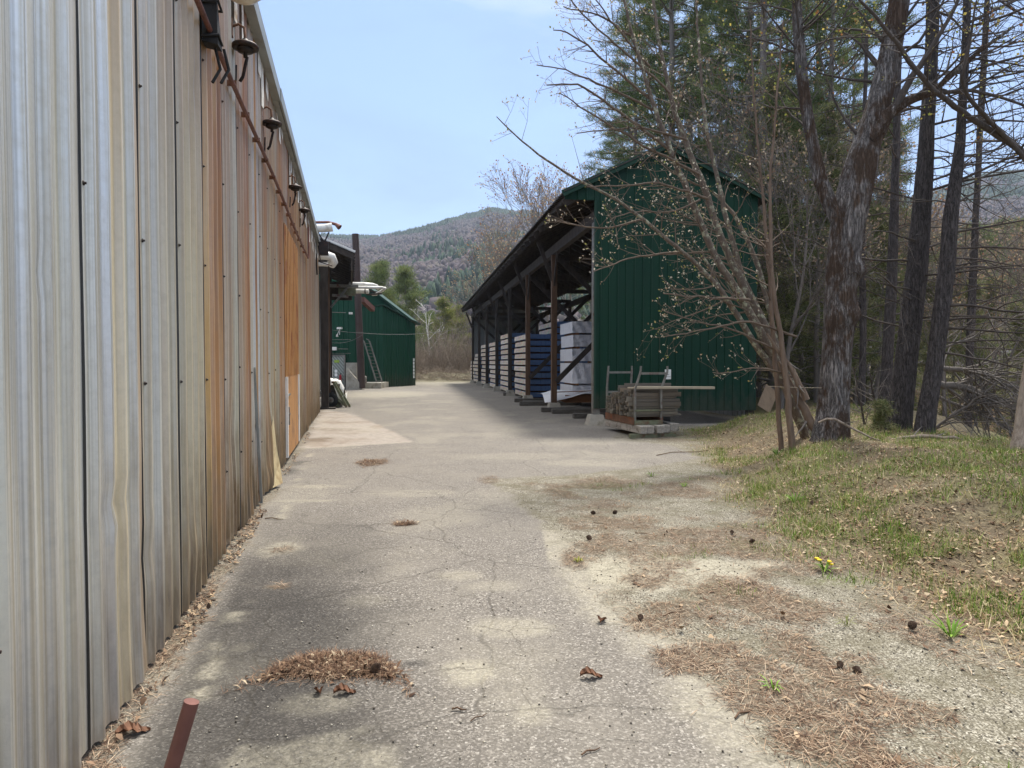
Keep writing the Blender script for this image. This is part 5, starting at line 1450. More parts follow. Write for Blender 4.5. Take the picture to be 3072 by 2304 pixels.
BUD_G = [(136, 142, 70), (150, 150, 84), (128, 122, 72), (158, 142, 92)]
BUD_W = [(190, 180, 160), (170, 160, 136), (150, 128, 104), (204, 196, 178)]
BUD_B = [(150, 116, 88), (176, 146, 112), (140, 98, 76), (186, 168, 136)]
def tree_obj(name, loc, label, trunk, tm, crown=None, cm=None, leaf=None, group=None, cat='tree', rz_=0):
    e = empty(name, loc, rz_, label, cat, group)
    o = np.array(loc, float)
    V, T = tubes_np(trunk); np_obj('trunk', V - o, T, tm, e, smooth=True)
    if crown:
        V, T = tubes_np(crown); np_obj('crown', V - o, T, cm or tm, e, smooth=True)
    if leaf:
        V = np.concatenate([l[0] for l in leaf]); offs = np.cumsum([0] + [len(l[0]) for l in leaf])
        T = np.concatenate([l[1] + offs[i] for i, l in enumerate(leaf)]); C = np.concatenate([l[2] for l in leaf])
        tag(np_obj('buds', V - o, T, M['leaf'], e, attr={'tint': C}), kind='stuff')
    return e
def pxline(pts, Y, wid=None, Y1=None):
    """image polyline at depth Y (to Y1 at its end); widths in image pixels -> radii"""
    n = len(pts); P, R = [], []
    for i, q in enumerate(pts):
        y = Y + ((Y1 if Y1 is not None else Y) - Y) * i / (n - 1)
        P.append(np.array(W(q[0], q[1], y)));  R.append((q[2] if len(q) > 2 else wid) * y / F / 2)
    return np.array(P), np.array(R)
def refine(P, R, step=.25, jit=.0, rng=None):
    seg_ = np.linalg.norm(np.diff(P, axis=0), axis=1); s = np.concatenate([[0], np.cumsum(seg_)])
    n = max(3, int(s[-1] / step)); u_ = np.linspace(0, s[-1], n)
    # Catmull-style smoothing through cubic interpolation of each coordinate
    Q = np.stack([np.interp(u_, s, P[:, k]) for k in range(3)], 1)
    for _ in range(2): Q[1:-1] = .25 * Q[:-2] + .5 * Q[1:-1] + .25 * Q[2:]
    if jit and rng is not None: Q[1:-1] += rng.normal(0, jit, (n - 2, 3))
    return Q, np.interp(u_, s, R)
def along(rng, P, R, crown, tips, n, L, lvl, mx_, t0=.25, bias=None, ang=(40, 75), rfac=.45, **kw):
    for _ in range(n):
        t = t0 + (1 - t0) * rng.random(); i = int(t * (len(P) - 1)); i = min(i, len(P) - 2)
        d = nrm(P[i + 1] - P[i]); a = math.radians(rng.uniform(*ang))
        q = perp(d, rng)
        if bias is not None: q = nrm(q + np.array(bias)); q = nrm(q - d * q.dot(d))
        dd = nrm(d * math.cos(a) + q * math.sin(a))
        l_ = L * rng.uniform(.55, 1.15) * (1.15 - .5 * t)
        grow(rng, crown, tips, P[i], dd, l_, min(.03, max(.004, R[i] * rfac)), lvl, mx_, **kw)

# --- lichened multi-stem tree leaning over the lumber rack
rg = np.random.default_rng(21)
stems = [
 ([(2425, 1300, 40), (2330, 1090, 38), (2230, 900, 32), (2150, 781, 28), (2110, 690, 26), (2081, 618, 25), (2052, 549, 24), (2013, 452, 22), (1955, 300, 17), (1900, 110, 12), (1860, -40, 8)], 12.0, 11.4),
 ([(2435, 1300, 40), (2345, 1080, 36), (2244, 886, 34), (2193, 781, 30), (2150, 680, 28), (2125, 596, 27), (2099, 524, 26), (2074, 470, 24), (2045, 398, 22), (2010, 280, 18), (1975, 120, 14), (1950, -60, 9)], 12.2, 12.2),
 ([(2345, 1080, 26), (2275, 930, 26), (2230, 842, 24), (2208, 766, 23), (2186, 680, 21), (2168, 611, 20), (2157, 546, 18), (2136, 473, 17), (2118, 380, 14), (2100, 200, 11), (2085, -40, 8)], 12.25, 12.8),
 ([(2335, 1060, 24), (2290, 850, 22), (2262, 760, 20), (2230, 694, 18), (2197, 632, 16), (2139, 578, 12)], 12.3, 12.8),
 ([(2390, 1215, 30), (2250, 1010, 26), (2165, 871, 22), (2110, 813, 20), (2052, 756, 18), (2002, 723, 16), (1933, 658, 14), (1850, 598, 12), (1700, 520, 10), (1600, 455, 8), (1540, 400, 6), (1490, 350, 4)], 12.0, 10.6),
 ([(2165, 871, 12), (2130, 800, 12), (2105, 765, 9)], 11.9, 11.8)]
base = (float(G(2430, 1300).x) * .0 + W(2430, 1300, 12).x, 12.0, float(H(W(2430, 1300, 12).x, 12.0)))
trunkp, crownp, tips = [], [], []
for j, (pl_, y0, y1) in enumerate(stems):
    P, R = pxline(pl_, y0, None, y1); R = R * .72; 
    if j < 2: P[0][2] = base[2] - .1
    P, R = refine(P, R, .16, .006, rg)
    trunkp.append((P, R, 10))
    if j < 4: along(rg, P, R, crownp, tips, (24, 22, 18, 6)[j], 1.6, 1, 3, .3, bias=(-.75, -.1, .25), dens=2.9, wob=.14, up=.03, rfac=.26, rmin=.0018)
    elif j == 4: along(rg, P, R, crownp, tips, 14, .95, 1, 3, .34, bias=(-.2, -.1, .3), dens=3.4, wob=.14, up=.05, rfac=.35, rmin=.0018)
for q in ([(2390, 1010, 8), (2240, 960, 7), (2120, 990, 5), (1990, 1010, 3)], [(2330, 1050, 8), (2180, 980, 6), (2100, 970, 4), (1985, 930, 3)], [(2400, 1140, 7), (2290, 1100, 5), (2180, 1120, 3), (2140, 1118, 3)], [(2250, 900, 9), (2080, 890, 6), (1990, 880, 4)],
          [(2125, 596, 9), (1980, 545, 7), (1860, 560, 5), (1760, 560, 4)], [(2052, 756, 8), (1900, 770, 5), (1780, 815, 3)], [(1933, 658, 8), (1800, 690, 5), (1660, 660, 3)], [(2100, 524, 9), (1900, 420, 7), (1760, 330, 5), (1680, 280, 3)],
          [(2013, 452, 10), (1850, 330, 8), (1740, 250, 6), (1640, 255, 4)], [(2010, 280, 8), (1880, 160, 6), (1760, 60, 5), (1700, -20, 3)], [(1900, 110, 7), (1790, 40, 5), (1690, 20, 3)], [(1960, 330, 8), (1800, 250, 6), (1690, 205, 4), (1610, 195, 3)], [(1950, 200, 7), (1830, 60, 5), (1770, -30, 3)], [(2060, 420, 8), (1930, 380, 6), (1820, 390, 4), (1730, 400, 3)], [(2100, 600, 7), (2010, 640, 5), (1900, 630, 4), (1830, 660, 3)], [(1955, 300, 9), (1830, 200, 7), (1720, 100, 5), (1660, 90, 3)]):
    P, R = pxline(q, 11.6, None, 11.0); P, R = refine(P, R, .12, .008, rg); crownp.append((P, R, 5)); tips.append((P[-1], nrm(P[-1] - P[-2])))
    along(rg, P, R, crownp, tips, int(13), .62, 2, 3, .3, bias=(-.2, 0, .3), dens=3.4, wob=.14, up=.05, ang=(30, 60))
lf = [buds(rg, tips[::2], .034, BUD_W, 3, .016), buds(rg, tips[1::2], .034, BUD_G + BUD_W, 2, .018)]
tree_obj('multi_stem_tree', base, 'lichened multi-stem tree with swelling buds leaning left in front of the green gable', trunkp, M['bark_lichen'], crownp, M['bark_twig'], lf, cat='tree')
# --- slim brown stems rising beside it
for q, y0, lb in (([(2345, 1310, 22), (2330, 1150, 20), (2312, 900, 17), (2298, 700, 14), (2285, 560, 11), (2262, 300, 8), (2250, 60, 5)], 11.6, 'left slim brown sapling rising straight beside the lichened stems'),
                  ([(2378, 1315, 30), (2360, 1150, 24), (2340, 980, 20), (2315, 850, 18), (2310, 560, 12), (2330, 300, 9), (2350, 60, 6)], 11.3, 'right slim brown sapling, thicker at its foot, beside the lichened stems')):
    P, R = pxline(q, y0, None, y0 + .3); R = R * .72; P[0][2] = float(H(P[0][0], P[0][1])) - .05; b = tuple(P[0]); P, R = refine(P, R, .2, .006, rg); cr_, tp_ = [], []
    along(rg, P, R, cr_, tp_, 26, 1.1, 2, 3, .35, dens=2.6, wob=.13, up=.06)
    tree_obj('sapling', b, lb, [(P, R, 8)], M['bark_brown'], cr_, M['bark_twig'], [buds(rg, tp_, .03, BUD_G, 2, .04)], group='slim saplings by the bank')
# --- old maple
rg = np.random.default_rng(33)
def fat_trunk(q, y0, y1, sides=36, amp=.022, burls=()):
    P, R = pxline(q, y0, None, y1); R = R * .82
    if q[0][1] > 1150: P[0][2] = min(P[0][2], float(H(P[0][0], P[0][1])) - .08)
    P, R = refine(P, R, .05)
    n = len(P); d = np.gradient(P, axis=0); d /= np.linalg.norm(d, axis=1)[:, None]
    x = np.cross(d, [0, 1, 0]); x /= np.linalg.norm(x, axis=1)[:, None]; y = np.cross(d, x)
    a = np.arange(sides) * 2 * math.pi / sides
    A, U = np.meshgrid(a, np.arange(n) * .05)
    rr = R[:, None] * (1 + .10 * np.sin(A * 2 + U * .9) + .05 * np.sin(A * 5 + U * 2.1))
    rr += amp * (fbm(A * 4.0 + 50, U * 1.4, 4, 71) - .47) * 2
    for bu, ba, br, bh in burls: rr += bh * np.exp(-((U - bu) / br) ** 2) * np.exp(-((np.angle(np.exp(1j * (A - ba)))) / .9) ** 2) * (1 + .5 * (fbm(A * 6 + 9, U * 8, 3, 5) - .5))
    flare = np.exp(-U / .35); rr *= 1 + .45 * flare * (.6 + .4 * np.sin(A * 4 + 1))
    ring = P[:, None, :] + (x[:, None, :] * np.cos(A)[..., None] + y[:, None, :] * np.sin(A)[..., None]) * rr[..., None]
    i = np.arange(n - 1)[:, None] * sides + np.arange(sides)[None, :]; j = np.arange(n - 1)[:, None] * sides + (np.arange(sides)[None, :] + 1) % sides
    return ring.reshape(-1, 3), np.stack([i, j, j + sides, i + sides], -1).reshape(-1, 4), P, R
mq = [(2492, 1325, 112), (2500, 1250, 104), (2506, 1150, 100), (2514, 1040, 98), (2520, 930, 96), (2524, 820, 98), (2536, 700, 104), (2556, 600, 112), (2580, 500, 108), (2604, 420, 96), (2640, 300, 88), (2670, 160, 80), (2696, 20, 72), (2720, -160, 64), (2745, -420, 48), (2760, -700, 30), (2770, -900, 12)]
V1, T1, P, R = fat_trunk(mq, 11.3, 11.5, burls=((2.05, math.pi, .14, .10), (2.75, math.pi * .95, .13, .12), (2.0, math.pi * .5, .2, .05)))
b = (P[0][0], P[0][1], float(H(P[0][0], P[0][1])))
e = empty('old_maple', b, 0, 'old maple with thick mossy forked trunk and burls on the bank', 'tree')
o = np.array(b); np_obj('trunk', V1 - o, T1, M['bark_maple'], e, smooth=True)
V2, T2, P2, R2 = fat_trunk([(2535, 690, 56), (2490, 610, 50), (2462, 540, 46), (2440, 440, 42), (2420, 330, 38), (2402, 200, 35), (2392, 60, 32), (2384, -140, 27), (2370, -420, 18), (2360, -600, 10)], 11.35, 11.8, 22, .016)
np_obj('limb', V2 - o, T2, M['bark_maple'], e, smooth=True)
cr_, tp_ = [], []
V3, T3, P3, R3 = fat_trunk([(2612, 420, 48), (2640, 390, 44), (2662, 345, 38), (2690, 322, 34), (2740, 296, 28), (2790, 282, 22), (2850, 230, 18), (2930, 160, 14), (3040, 80, 9)], 11.3, 10.8, 14, .012)
np_obj('limb', V3 - o, T3, M['bark_maple'], e, smooth=True)
for q in ([(2690, 322, 22), (2720, 250, 20), (2770, 190, 17), (2800, 130, 14), (2850, 50, 11), (2900, -60, 8)], [(2790, 282, 14), (2880, 265, 12), (2990, 280, 9), (3100, 330, 6)]):
    Pq, Rq = pxline(q, 11.1, None, 10.6); Pq, Rq = refine(Pq, Rq, .15, .01, rg); cr_.append((Pq, Rq, 7)); along(rg, Pq, Rq, cr_, tp_, 9, 1.3, 1, 3, .2, dens=2.2)
along(rg, P, R, cr_, tp_, 34, 2.3, 1, 3, .40, dens=1.9, rfac=.2, up=.02); along(rg, P2, R2, cr_, tp_, 36, 2.0, 1, 3, .22, dens=2.0, rfac=.25, bias=(-.5, -.1, 0)); along(rg, P3, R3, cr_, tp_, 12, 1.6, 1, 3, .3, dens=2.0)
Vc, Tc = tubes_np(cr_); np_obj('crown', Vc - o, Tc, M['bark_dark'], e, smooth=True)
Vb, Tb, Cb = buds(rg, tp_, .042, BUD_G + [(196, 176, 90), (150, 104, 64)], 3, .05, .42); tag(np_obj('leaves', Vb - o, Tb, M['leaf'], e, attr={'tint': Cb}), kind='stuff')
# --- dark pine trunks on the bank with dead side branches
def pine_trunk(q, y0, y1, label, nb, side, seed, bl=2.6, zmin=0, live=0):
    rg = np.random.default_rng(seed)
    V1, T1, P, R = fat_trunk(q, y0, y1, 24, .010)
    b = (P[0][0], P[0][1], float(H(P[0][0], P[0][1])) - .05); o = np.array(b)
    e = empty('pine_tree', b, 0, label, 'tree', 'dark pine trunks on the bank')
    np_obj('trunk', V1 - o, T1, M['bark_pine'], e, smooth=True)
    cr_, tp_ = [], []
    nb = int(nb * 1.5)
    for k in range(nb):
        t = .12 + .8 * (k + rg.random()) / nb; i = min(len(P) - 2, int(t * len(P)))
        sx = 1 if rg.random() < side else -1
        d = nrm(np.array([sx * rg.uniform(.5, 1), rg.uniform(-.7, .7), rg.uniform(-.05, .35)]))
        grow(rg, cr_, tp_, P[i], d, bl * rg.uniform(.5, 1.25), rg.uniform(.012, .026), 1, 3, .25, .10, -.012, (35, 75), 2.3, (.3, .5), .12, rmin=.0028)
    Vc, Tc = tubes_np(cr_); np_obj('crown', Vc - o, Tc, M['bark_dark'], e, smooth=True)
    return e
pine_trunk([(2690, 1320, 84), (2700, 1250, 80), (2718, 1100, 74), (2735, 960, 70), (2750, 800, 64), (2762, 650, 60), (2776, 480, 54), (2786, 320, 50), (2796, 120, 46), (2802, -80, 42), (2810, -420, 36), (2815, -900, 24), (2818, -1300, 10)], 12.3, 12.6, 'thickest straight pine trunk on the bank, right of the old maple', 40, .72, 41)
pine_trunk([(2768, 1335, 66), (2782, 1230, 62), (2806, 1090, 56), (2826, 930, 52), (2842, 780, 48), (2852, 640, 46), (2866, 540, 40), (2880, 430, 34), (2890, 280, 30), (2898, 100, 28), (2905, -100, 26), (2915, -500, 20), (2920, -900, 10)], 11.7, 12.0, 'slightly bowed pine trunk touching the thickest pine at its foot', 44, .9, 42, 3.0)
pine_trunk([(2650, 1265, 42), (2662, 1100, 38), (2672, 900, 34), (2682, 650, 30), (2690, 400, 27), (2694, 100, 24), (2698, -300, 18), (2700, -700, 8)], 16.5, 16.5, 'thin upright pine trunk between the old maple and the thickest pine', 26, .5, 43, 2.0)
pine_trunk([(2905, 1190, 26), (2915, 900, 24), (2930, 600, 22), (2945, 300, 20), (2962, 0, 16), (2975, -400, 8)], 19, 19, 'slender pine trunk far back at the right, seen through the branches', 30, .6, 44, 2.6)
pine_trunk([(2585, 1215, 24), (2590, 1000, 22), (2586, 800, 20), (2590, 500, 16), (2600, 100, 10)], 18.5, 18.5, 'small brown trunk just right of the old maple', 18, .5, 45, 1.6)
# --- pale broken trunk at the right edge
rg = np.random.default_rng(51)
V1, T1, P, R = fat_trunk([(3052, 1378, 60), (3062, 1300, 46), (3072, 1200, 40), (3090, 1080, 34), (3120, 900, 26), (3170, 700, 18), (3230, 480, 8)], 9.4, 9.8, 18, .008)
b = (P[0][0], P[0][1], float(H(P[0][0], P[0][1])) - .03); e = empty('pale_tree', b, 0, 'pale barkless trunk at the right edge of the photo', 'tree'); np_obj('trunk', V1 - np.array(b), T1, M['bark_dead'], e, smooth=True)
cr_, tp_ = [], []
for q in ([(3180, 560, 24), (3072, 455, 20), (2964, 388, 18), (2871, 325, 16), (2795, 266, 15), (2736, 198, 14), (2690, 122, 12), (2626, 50, 10), (2560, -20, 6)], [(3160, 620, 18), (3072, 470, 14), (2977, 371, 13), (2905, 295, 12), (2880, 245, 11), (2910, 130, 8), (2930, 0, 5)]):
    Pq, Rq = pxline(q, 9.6, None, 8.8); Pq, Rq = refine(Pq, Rq, .12, .004, rg); cr_.append((Pq, Rq, 8)); along(rg, Pq, Rq, cr_, tp_, 16, .8, 2, 3, .15, dens=2.2, rfac=.35)
Vc, Tc = tubes_np(cr_); np_obj('limb', Vc - np.array(b), Tc, M['bark_dark'], e, smooth=True)
Vb, Tb, Cb = buds(rg, tp_, .03, BUD_G, 1, .03, .4); tag(np_obj('leaves', Vb - np.array(b), Tb, M['leaf'], e, attr={'tint': Cb}), kind='stuff')
# --- fallen tops, sticks, brush
def brush(name, lines, y0, y1, label, mat, n, L, seed, cat='branch', group=None, mx_=3, lvl=2):
    rg = np.random.default_rng(seed); main, cr_, tp_ = [], [], []
    for q in lines:
        P, R = pxline(q, y0, None, y1); P, R = refine(P, R, .12, .012, rg); main.append((P, R, 7))
        if n: along(rg, P, R, cr_, tp_, n, L, lvl, mx_, .1, dens=2.4, wob=.1, up=-.02, rfac=.5, ang=(25, 70))
    b = np.array(main[0][0][0]); e = empty(name, tuple(b), 0, label, cat, group)
    V, T = tubes_np(main); np_obj('limb', V - b, T, mat, e, smooth=True)
    if cr_: V, T = tubes_np(cr_); np_obj('twigs', V - b, T, M['bark_grey'], e, smooth=True)
brush('fallen_branch', [[(2455, 1268, 6), (2500, 1243, 8), (2540, 1280, 7), (2590, 1310, 6), (2640, 1322, 4)]], 11.0, 10.7, 'pale broken branch at the foot of the old maple', M['bark_dead'], 3, .3, 61)
brush('fallen_branch', [[(2650, 1330, 10), (2700, 1312, 12), (2765, 1303, 12), (2830, 1316, 11), (2920, 1325, 7)]], 11.0, 10.6, 'long mottled branch lying on the grass in front of the dark pines', M['bark_dead'], 4, .35, 62)
brush('fallen_treetop', [[(2810, 1150, 24), (2900, 1165, 22), (2990, 1200, 18), (3100, 1250, 14)], [(2830, 1105, 16), (2950, 1115, 15), (3090, 1190, 10)], [(2850, 1250, 9), (2940, 1180, 9), (3010, 1100, 8), (3060, 1010, 5)], [(2800, 1290, 9), (2870, 1240, 8), (2990, 1150, 6)], [(2780, 1060, 8), (2900, 1020, 7), (3080, 940, 5)], [(2815, 1190, 10), (2920, 1230, 9), (3050, 1300, 6)]], 13.0, 12.4, 'tangle of fallen dead treetop and brush at the right above the pond', M['bark_grey'], 26, 1.3, 63)
brush('leaning_dead_stem', [[(2335, 1085, 8), (2400, 1200, 24), (2440, 1290, 28), (2475, 1315, 24)], [(2300, 1000, 6), (2370, 1100, 16), (2420, 1200, 20)]], 11.5, 11.3, 'bare brown dead stem leaning against the foot of the old maple', M['bark_brown'], 5, .5, 64)
brush('woody_bush', [[(2620, 1300, 7), (2630, 1220, 6), (2610, 1120, 4)], [(2605, 1305, 7), (2580, 1200, 6), (2560, 1100, 4)], [(2640, 1310, 6), (2680, 1230, 5), (2700, 1150, 3)]], 13.0, 13.0, 'dark twiggy bush between the old maple and the dark pines', M['bark_dark'], 14, .7, 65, 'bush')
m = MB(); a_, b_ = W(2305, 1159, 11.4), W(2525, 1164, 11.2); m.tube([a_, a_.lerp(b_, .5) - Vector((0, 0, .01)), b_], .004, 5); m.build('twine', M['pale_plank'], label='thin pale twine strung between the saplings and the old maple', cat='twine')

# ------------------------------------------------------------------ woods behind
PINE = [(82, 98, 60), (98, 114, 66), (112, 124, 74), (68, 84, 56), (126, 132, 86)]
HEML = [(92, 102, 62), (110, 118, 72), (126, 128, 82), (78, 86, 56), (142, 136, 100)]
YEL = [(112, 120, 62), (132, 136, 70), (96, 106, 56), (146, 142, 84)]
def tuft_cloud(rng, pts, dirs, n_each, L_, wd, cols, upb=.35, spread=.25):
    P = np.repeat(pts, n_each, 0); D = np.repeat(dirs, n_each, 0); n = len(P)
    D = D * .6 + rng.normal(0, .6, (n, 3)); D[:, 2] += upb; D /= np.linalg.norm(D, axis=1)[:, None]
    P = P + rng.normal(0, spread, (n, 3)) * np.array([1, 1, .45])
    s = np.cross(D, rng.normal(size=(n, 3))); s /= np.linalg.norm(s, axis=1)[:, None] + 1e-9
    l_ = (L_ * (.5 + .9 * rng.random(n)))[:, None]
    V = np.stack([P - s * wd, P + s * wd, P + D * l_], 1).reshape(-1, 3)
    c = np.array([S(*q)[:3] for q in cols])
    ci = np.repeat(rng.integers(0, len(c), len(pts)), n_each)
    C = c[ci] * (.65 + .7 * rng.random((n, 1)))
    return V, np.arange(3 * n).reshape(n, 3), np.repeat(C, 3, 0)
def conifer(seed, h, crown0, rmax, kind):
    """returns (trunk polys, foliage V,T,C); origin at foot"""
    rng = np.random.default_rng(seed)
    zs = np.linspace(0, h, 14); wob = np.cumsum(rng.normal(0, .05, (14, 2)), 0)
    P = np.stack([wob[:, 0], wob[:, 1], zs], 1); R = .011 * h * (1 - .93 * zs / h)
    tr = [(P, R, 8)]; pts, dirs = [], []
    nb = int({'pine': 5.2, 'hemlock': 11, 'far': 4}[kind] * h * (1 - crown0 * .6))
    for k in range(nb):
        t = crown0 + (1 - crown0) * ((k + rng.random()) / nb) ** .9; z = t * h
        c = np.array([np.interp(z, zs, P[:, 0]), np.interp(z, zs, P[:, 1]), z])
        rel = (t - crown0) / (1 - crown0)
        prof = (math.sin(math.pi * min(1, .25 + .75 * rel)) ** .7 if kind != 'hemlock' else 1.02 - rel) 
        L_ = rmax * max(.12, prof) * rng.uniform(.5, 1.15)
        a = rng.random() * 6.283; rise = {'pine': rng.uniform(.02, .45), 'hemlock': rng.uniform(-.25, .1), 'far': rng.uniform(0, .4)}[kind]
        d = nrm(np.array([math.cos(a), math.sin(a), rise])); n = 6; q = [c]; dd = d.copy()
        for i in range(n): dd = nrm(dd + rng.normal(0, .12, 3) + np.array([0, 0, .05 if kind != 'hemlock' else -.06])); q.append(q[-1] + dd * L_ / n)
        q = np.array(q); tr.append((q, np.maximum(.006, .014 * L_ * np.linspace(1, .2, n + 1)), 4))
        m_ = {'pine': 11, 'hemlock': 9, 'far': 10}[kind]
        u_ = (.35 if kind == 'pine' else .12) + (.65 if kind == 'pine' else .88) * rng.random(m_) ** .7; ii_ = np.minimum(n - 1, (u_ * n).astype(int)); f = (u_ * n - ii_)[:, None]
        side = np.cross(d, [0, 0, 1]); side /= np.linalg.norm(side); sp = (rng.uniform(-1, 1, m_) * .28 * L_ * (1.1 - u_))[:, None] * side
        pts.append(q[ii_] * (1 - f) + q[ii_ + 1] * f + sp); dirs.append(np.repeat(dd[None], m_, 0))
    pts = np.concatenate(pts); dirs = np.concatenate(dirs)
    if kind == 'pine': fol = tuft_cloud(rng, pts, dirs, 28, .28, .012, PINE, .35, .16)
    elif kind == 'far': fol = tuft_cloud(rng, pts, dirs, 30, .5, .03, [(104, 118, 70), (122, 134, 80), (92, 106, 64), (134, 138, 92)] if seed % 2 else YEL, .3, .42)
    else: fol = tuft_cloud(rng, pts, dirs, 20, .20, .013, HEML, -.1, .17)
    return tr, fol
def mesh_pair(tr, fol, bm_):
    V, T = tubes_np(tr[:1]); tm = np_mesh('trunk', V, T, bm_, smooth=True)
    V, T = tubes_np(tr[1:]); 
    Vf, Tf, Cf = fol
    cm = np_mesh('foliage', Vf, Tf, M['needle'], attr={'tint': Cf}); lm = np_mesh('boughs', V, T, bm_, smooth=True)
    return tm, cm, lm
def plant(kind, meshes, loc, s, rz_, label, group, cat='tree'):
    e = empty(kind, loc, rz_, label, cat, group); e.scale = (s, s, s)
    for nm, me in zip(('trunk', 'foliage', 'boughs'), meshes):
        if me is None: continue
        o = bpy.data.objects.new(nm, me); col.objects.link(o); o.parent = e
        if nm != 'trunk': o['kind'] = 'stuff'
    return e
pines = [mesh_pair(*conifer(101, 24, .22, 4.0, 'pine'), M['bark_grey']), mesh_pair(*conifer(103, 24, .30, 3.6, 'pine'), M['bark_grey']), mesh_pair(*conifer(105, 22, .18, 3.8, 'pine'), M['bark_grey'])]
def xz(px, Y): x = float(W(px, 1088, Y).x); return (x, Y, float(H(x, Y)) - .1)
spots = [(1862, 43, 16.5, 'short pointed white pine just left of the shed ridge'), (1975, 37, 23, 'white pine rising right behind the shed ridge'), (2075, 32, 25, 'tall white pine behind the right half of the green gable'), (2160, 41, 26, 'white pine farther back behind the right roof slope'),
         (2240, 29, 24, 'white pine just beyond the right corner of the shed'), (2345, 36, 26, 'tall white pine behind the slim saplings'), (2440, 30, 24, 'white pine behind the left fork of the old maple'), (2545, 42, 23, 'white pine behind the trunk of the old maple'), (1770, 52, 14, 'small distant white pine peeping over the left roof slope'),
         (1905, 50, 21, 'slim distant white pine left of the shed ridge'), (2100, 50, 27, 'farthest white pine high above the shed'), (2290, 45, 25, 'distant white pine between two nearer ones beyond the shed'), (2010, 31, 24, 'near white pine over the middle of the green gable'), (2265, 25.5, 22, 'nearest white pine, its trunk hidden by the gable corner'), (2490, 25, 21, 'white pine close behind the fork of the old maple'), (1905, 34, 19, 'white pine leaning out over the left half of the gable roof'), (2782, 56, 14.0, 'young white pine across the pond beside the bowed trunk'), (2885, 64, 15.0, 'young white pine across the pond behind dead branches'), (2978, 55, 13.5, 'young white pine across the pond toward the right'), (3062, 60, 15.5, 'young white pine across the pond at the right edge')]
for i, (px, Y, h, lb) in enumerate(spots):
    plant('white_pine', pines[i % 3], xz(px, Y), h / 24, rs.uniform(0, 6.28), lb, 'white pines behind the lumber shed')
hems = [mesh_pair(*conifer(111, 11, .05, 3.1, 'hemlock'), M['bark_grey']), mesh_pair(*conifer(112, 10, .08, 2.8, 'hemlock'), M['bark_grey'])]
hs_ = [(2310, 23.5, 10, 'hemlock filling the gap right of the green gable'), (2385, 26, 12, 'hemlock behind the slim saplings'), (2450, 21.5, 8.5, 'low hemlock left of the old maple trunk'), (2570, 24, 9, 'hemlock directly behind the old maple'), (2625, 28, 12, 'hemlock behind the thin upright pine trunk'),
       (2360, 31, 13, 'tall hemlock in the dark background behind the saplings'), (2500, 34, 13, 'tall hemlock deep behind the old maple'), (2720, 34, 9, 'hemlock seen between the dark pine trunks'), (2860, 27, 6.5, 'small hemlock behind the fallen treetop'), (2980, 31, 7.5, 'hemlock near the right edge beyond the brush'), (3090, 25, 7, 'hemlock at the right edge of the picture'), (2285, 35, 12, 'hemlock glimpsed beyond the leaning board'), (2930, 22, 5.2, 'small hemlock just beyond the fallen treetop'), (3045, 20, 4.6, 'low hemlock at the right behind the pale trunk'), (2800, 24, 5.4, 'small hemlock beside the bowed pine trunk'), (2620, 20, 6, 'young hemlock between the maple and the thickest pine')]
for i, (px, Y, h, lb) in enumerate(hs_):
    plant('hemlock', hems[i % 2], xz(px, Y), h / 10.5, rs.uniform(0, 6.28), lb, 'hemlocks in the woods behind the bank')
x, y = W(2650, 1320, 11.9).x, 11.9
sm = mesh_pair(*conifer(115, 1.6, .02, .8, 'hemlock'), M['bark_dark'])
plant('conifer_seedling', sm, (x, y, float(H(x, y)) - .02), .36, 0, 'tiny dark green conifer seedling at the foot of the thickest pine', None)
# mid-distance conifers
fars = [mesh_pair(*conifer(121, 14, .12, 3.6, 'far'), M['bark_grey']), mesh_pair(*conifer(123, 14, .10, 3.4, 'far'), M['bark_grey']), mesh_pair(*conifer(122, 12, .05, 3.4, 'far'), M['bark_grey'])]
for i, (px, Y, h, k, lb) in enumerate([(1142, 86, 13.6, 0, 'pine with layered branches above the far green roof, the left one'), (1216, 82, 12.6, 1, 'pine above the far green roof, the right one'), (1180, 104, 11, 1, 'dark pine between and behind the two pines above the far green roof'), (1332, 97, 12.0, 2, 'yellowish conifer left of the lumber shed eave'), (1378, 104, 11.4, 2, 'yellow-green conifer just above the far end of the shed eave'), (1290, 110, 9.5, 0, 'low dark conifer behind the white birch'),
          (2735, 88, 19, 1, 'green conifer beyond the pond, nearest the dark pine trunks'), (2820, 96, 18, 0, 'rounded conifer beyond the pond behind dead branches'), (2905, 84, 17, 1, 'conifer beyond the pond at the middle of the gap'), (2990, 92, 19, 0, 'tall conifer beyond the pond near the right edge'), (3070, 80, 17, 1, 'conifer beyond the pond at the right edge'), (2660, 78, 18, 0, 'conifer beyond the pond behind the thin pine trunk'), (2560, 84, 18, 1, 'far conifer behind the maple'), (2450, 80, 18, 0, 'far conifer glimpsed left of the maple'), (3150, 88, 18, 1, 'conifer beyond the pond cut by the right edge'), (2350, 84, 18, 0, 'far conifer glimpsed behind the saplings')]):
    plant('far_pine', fars[k], xz(px, Y), h / 14, i * 1.3, lb, 'conifers in the middle distance')
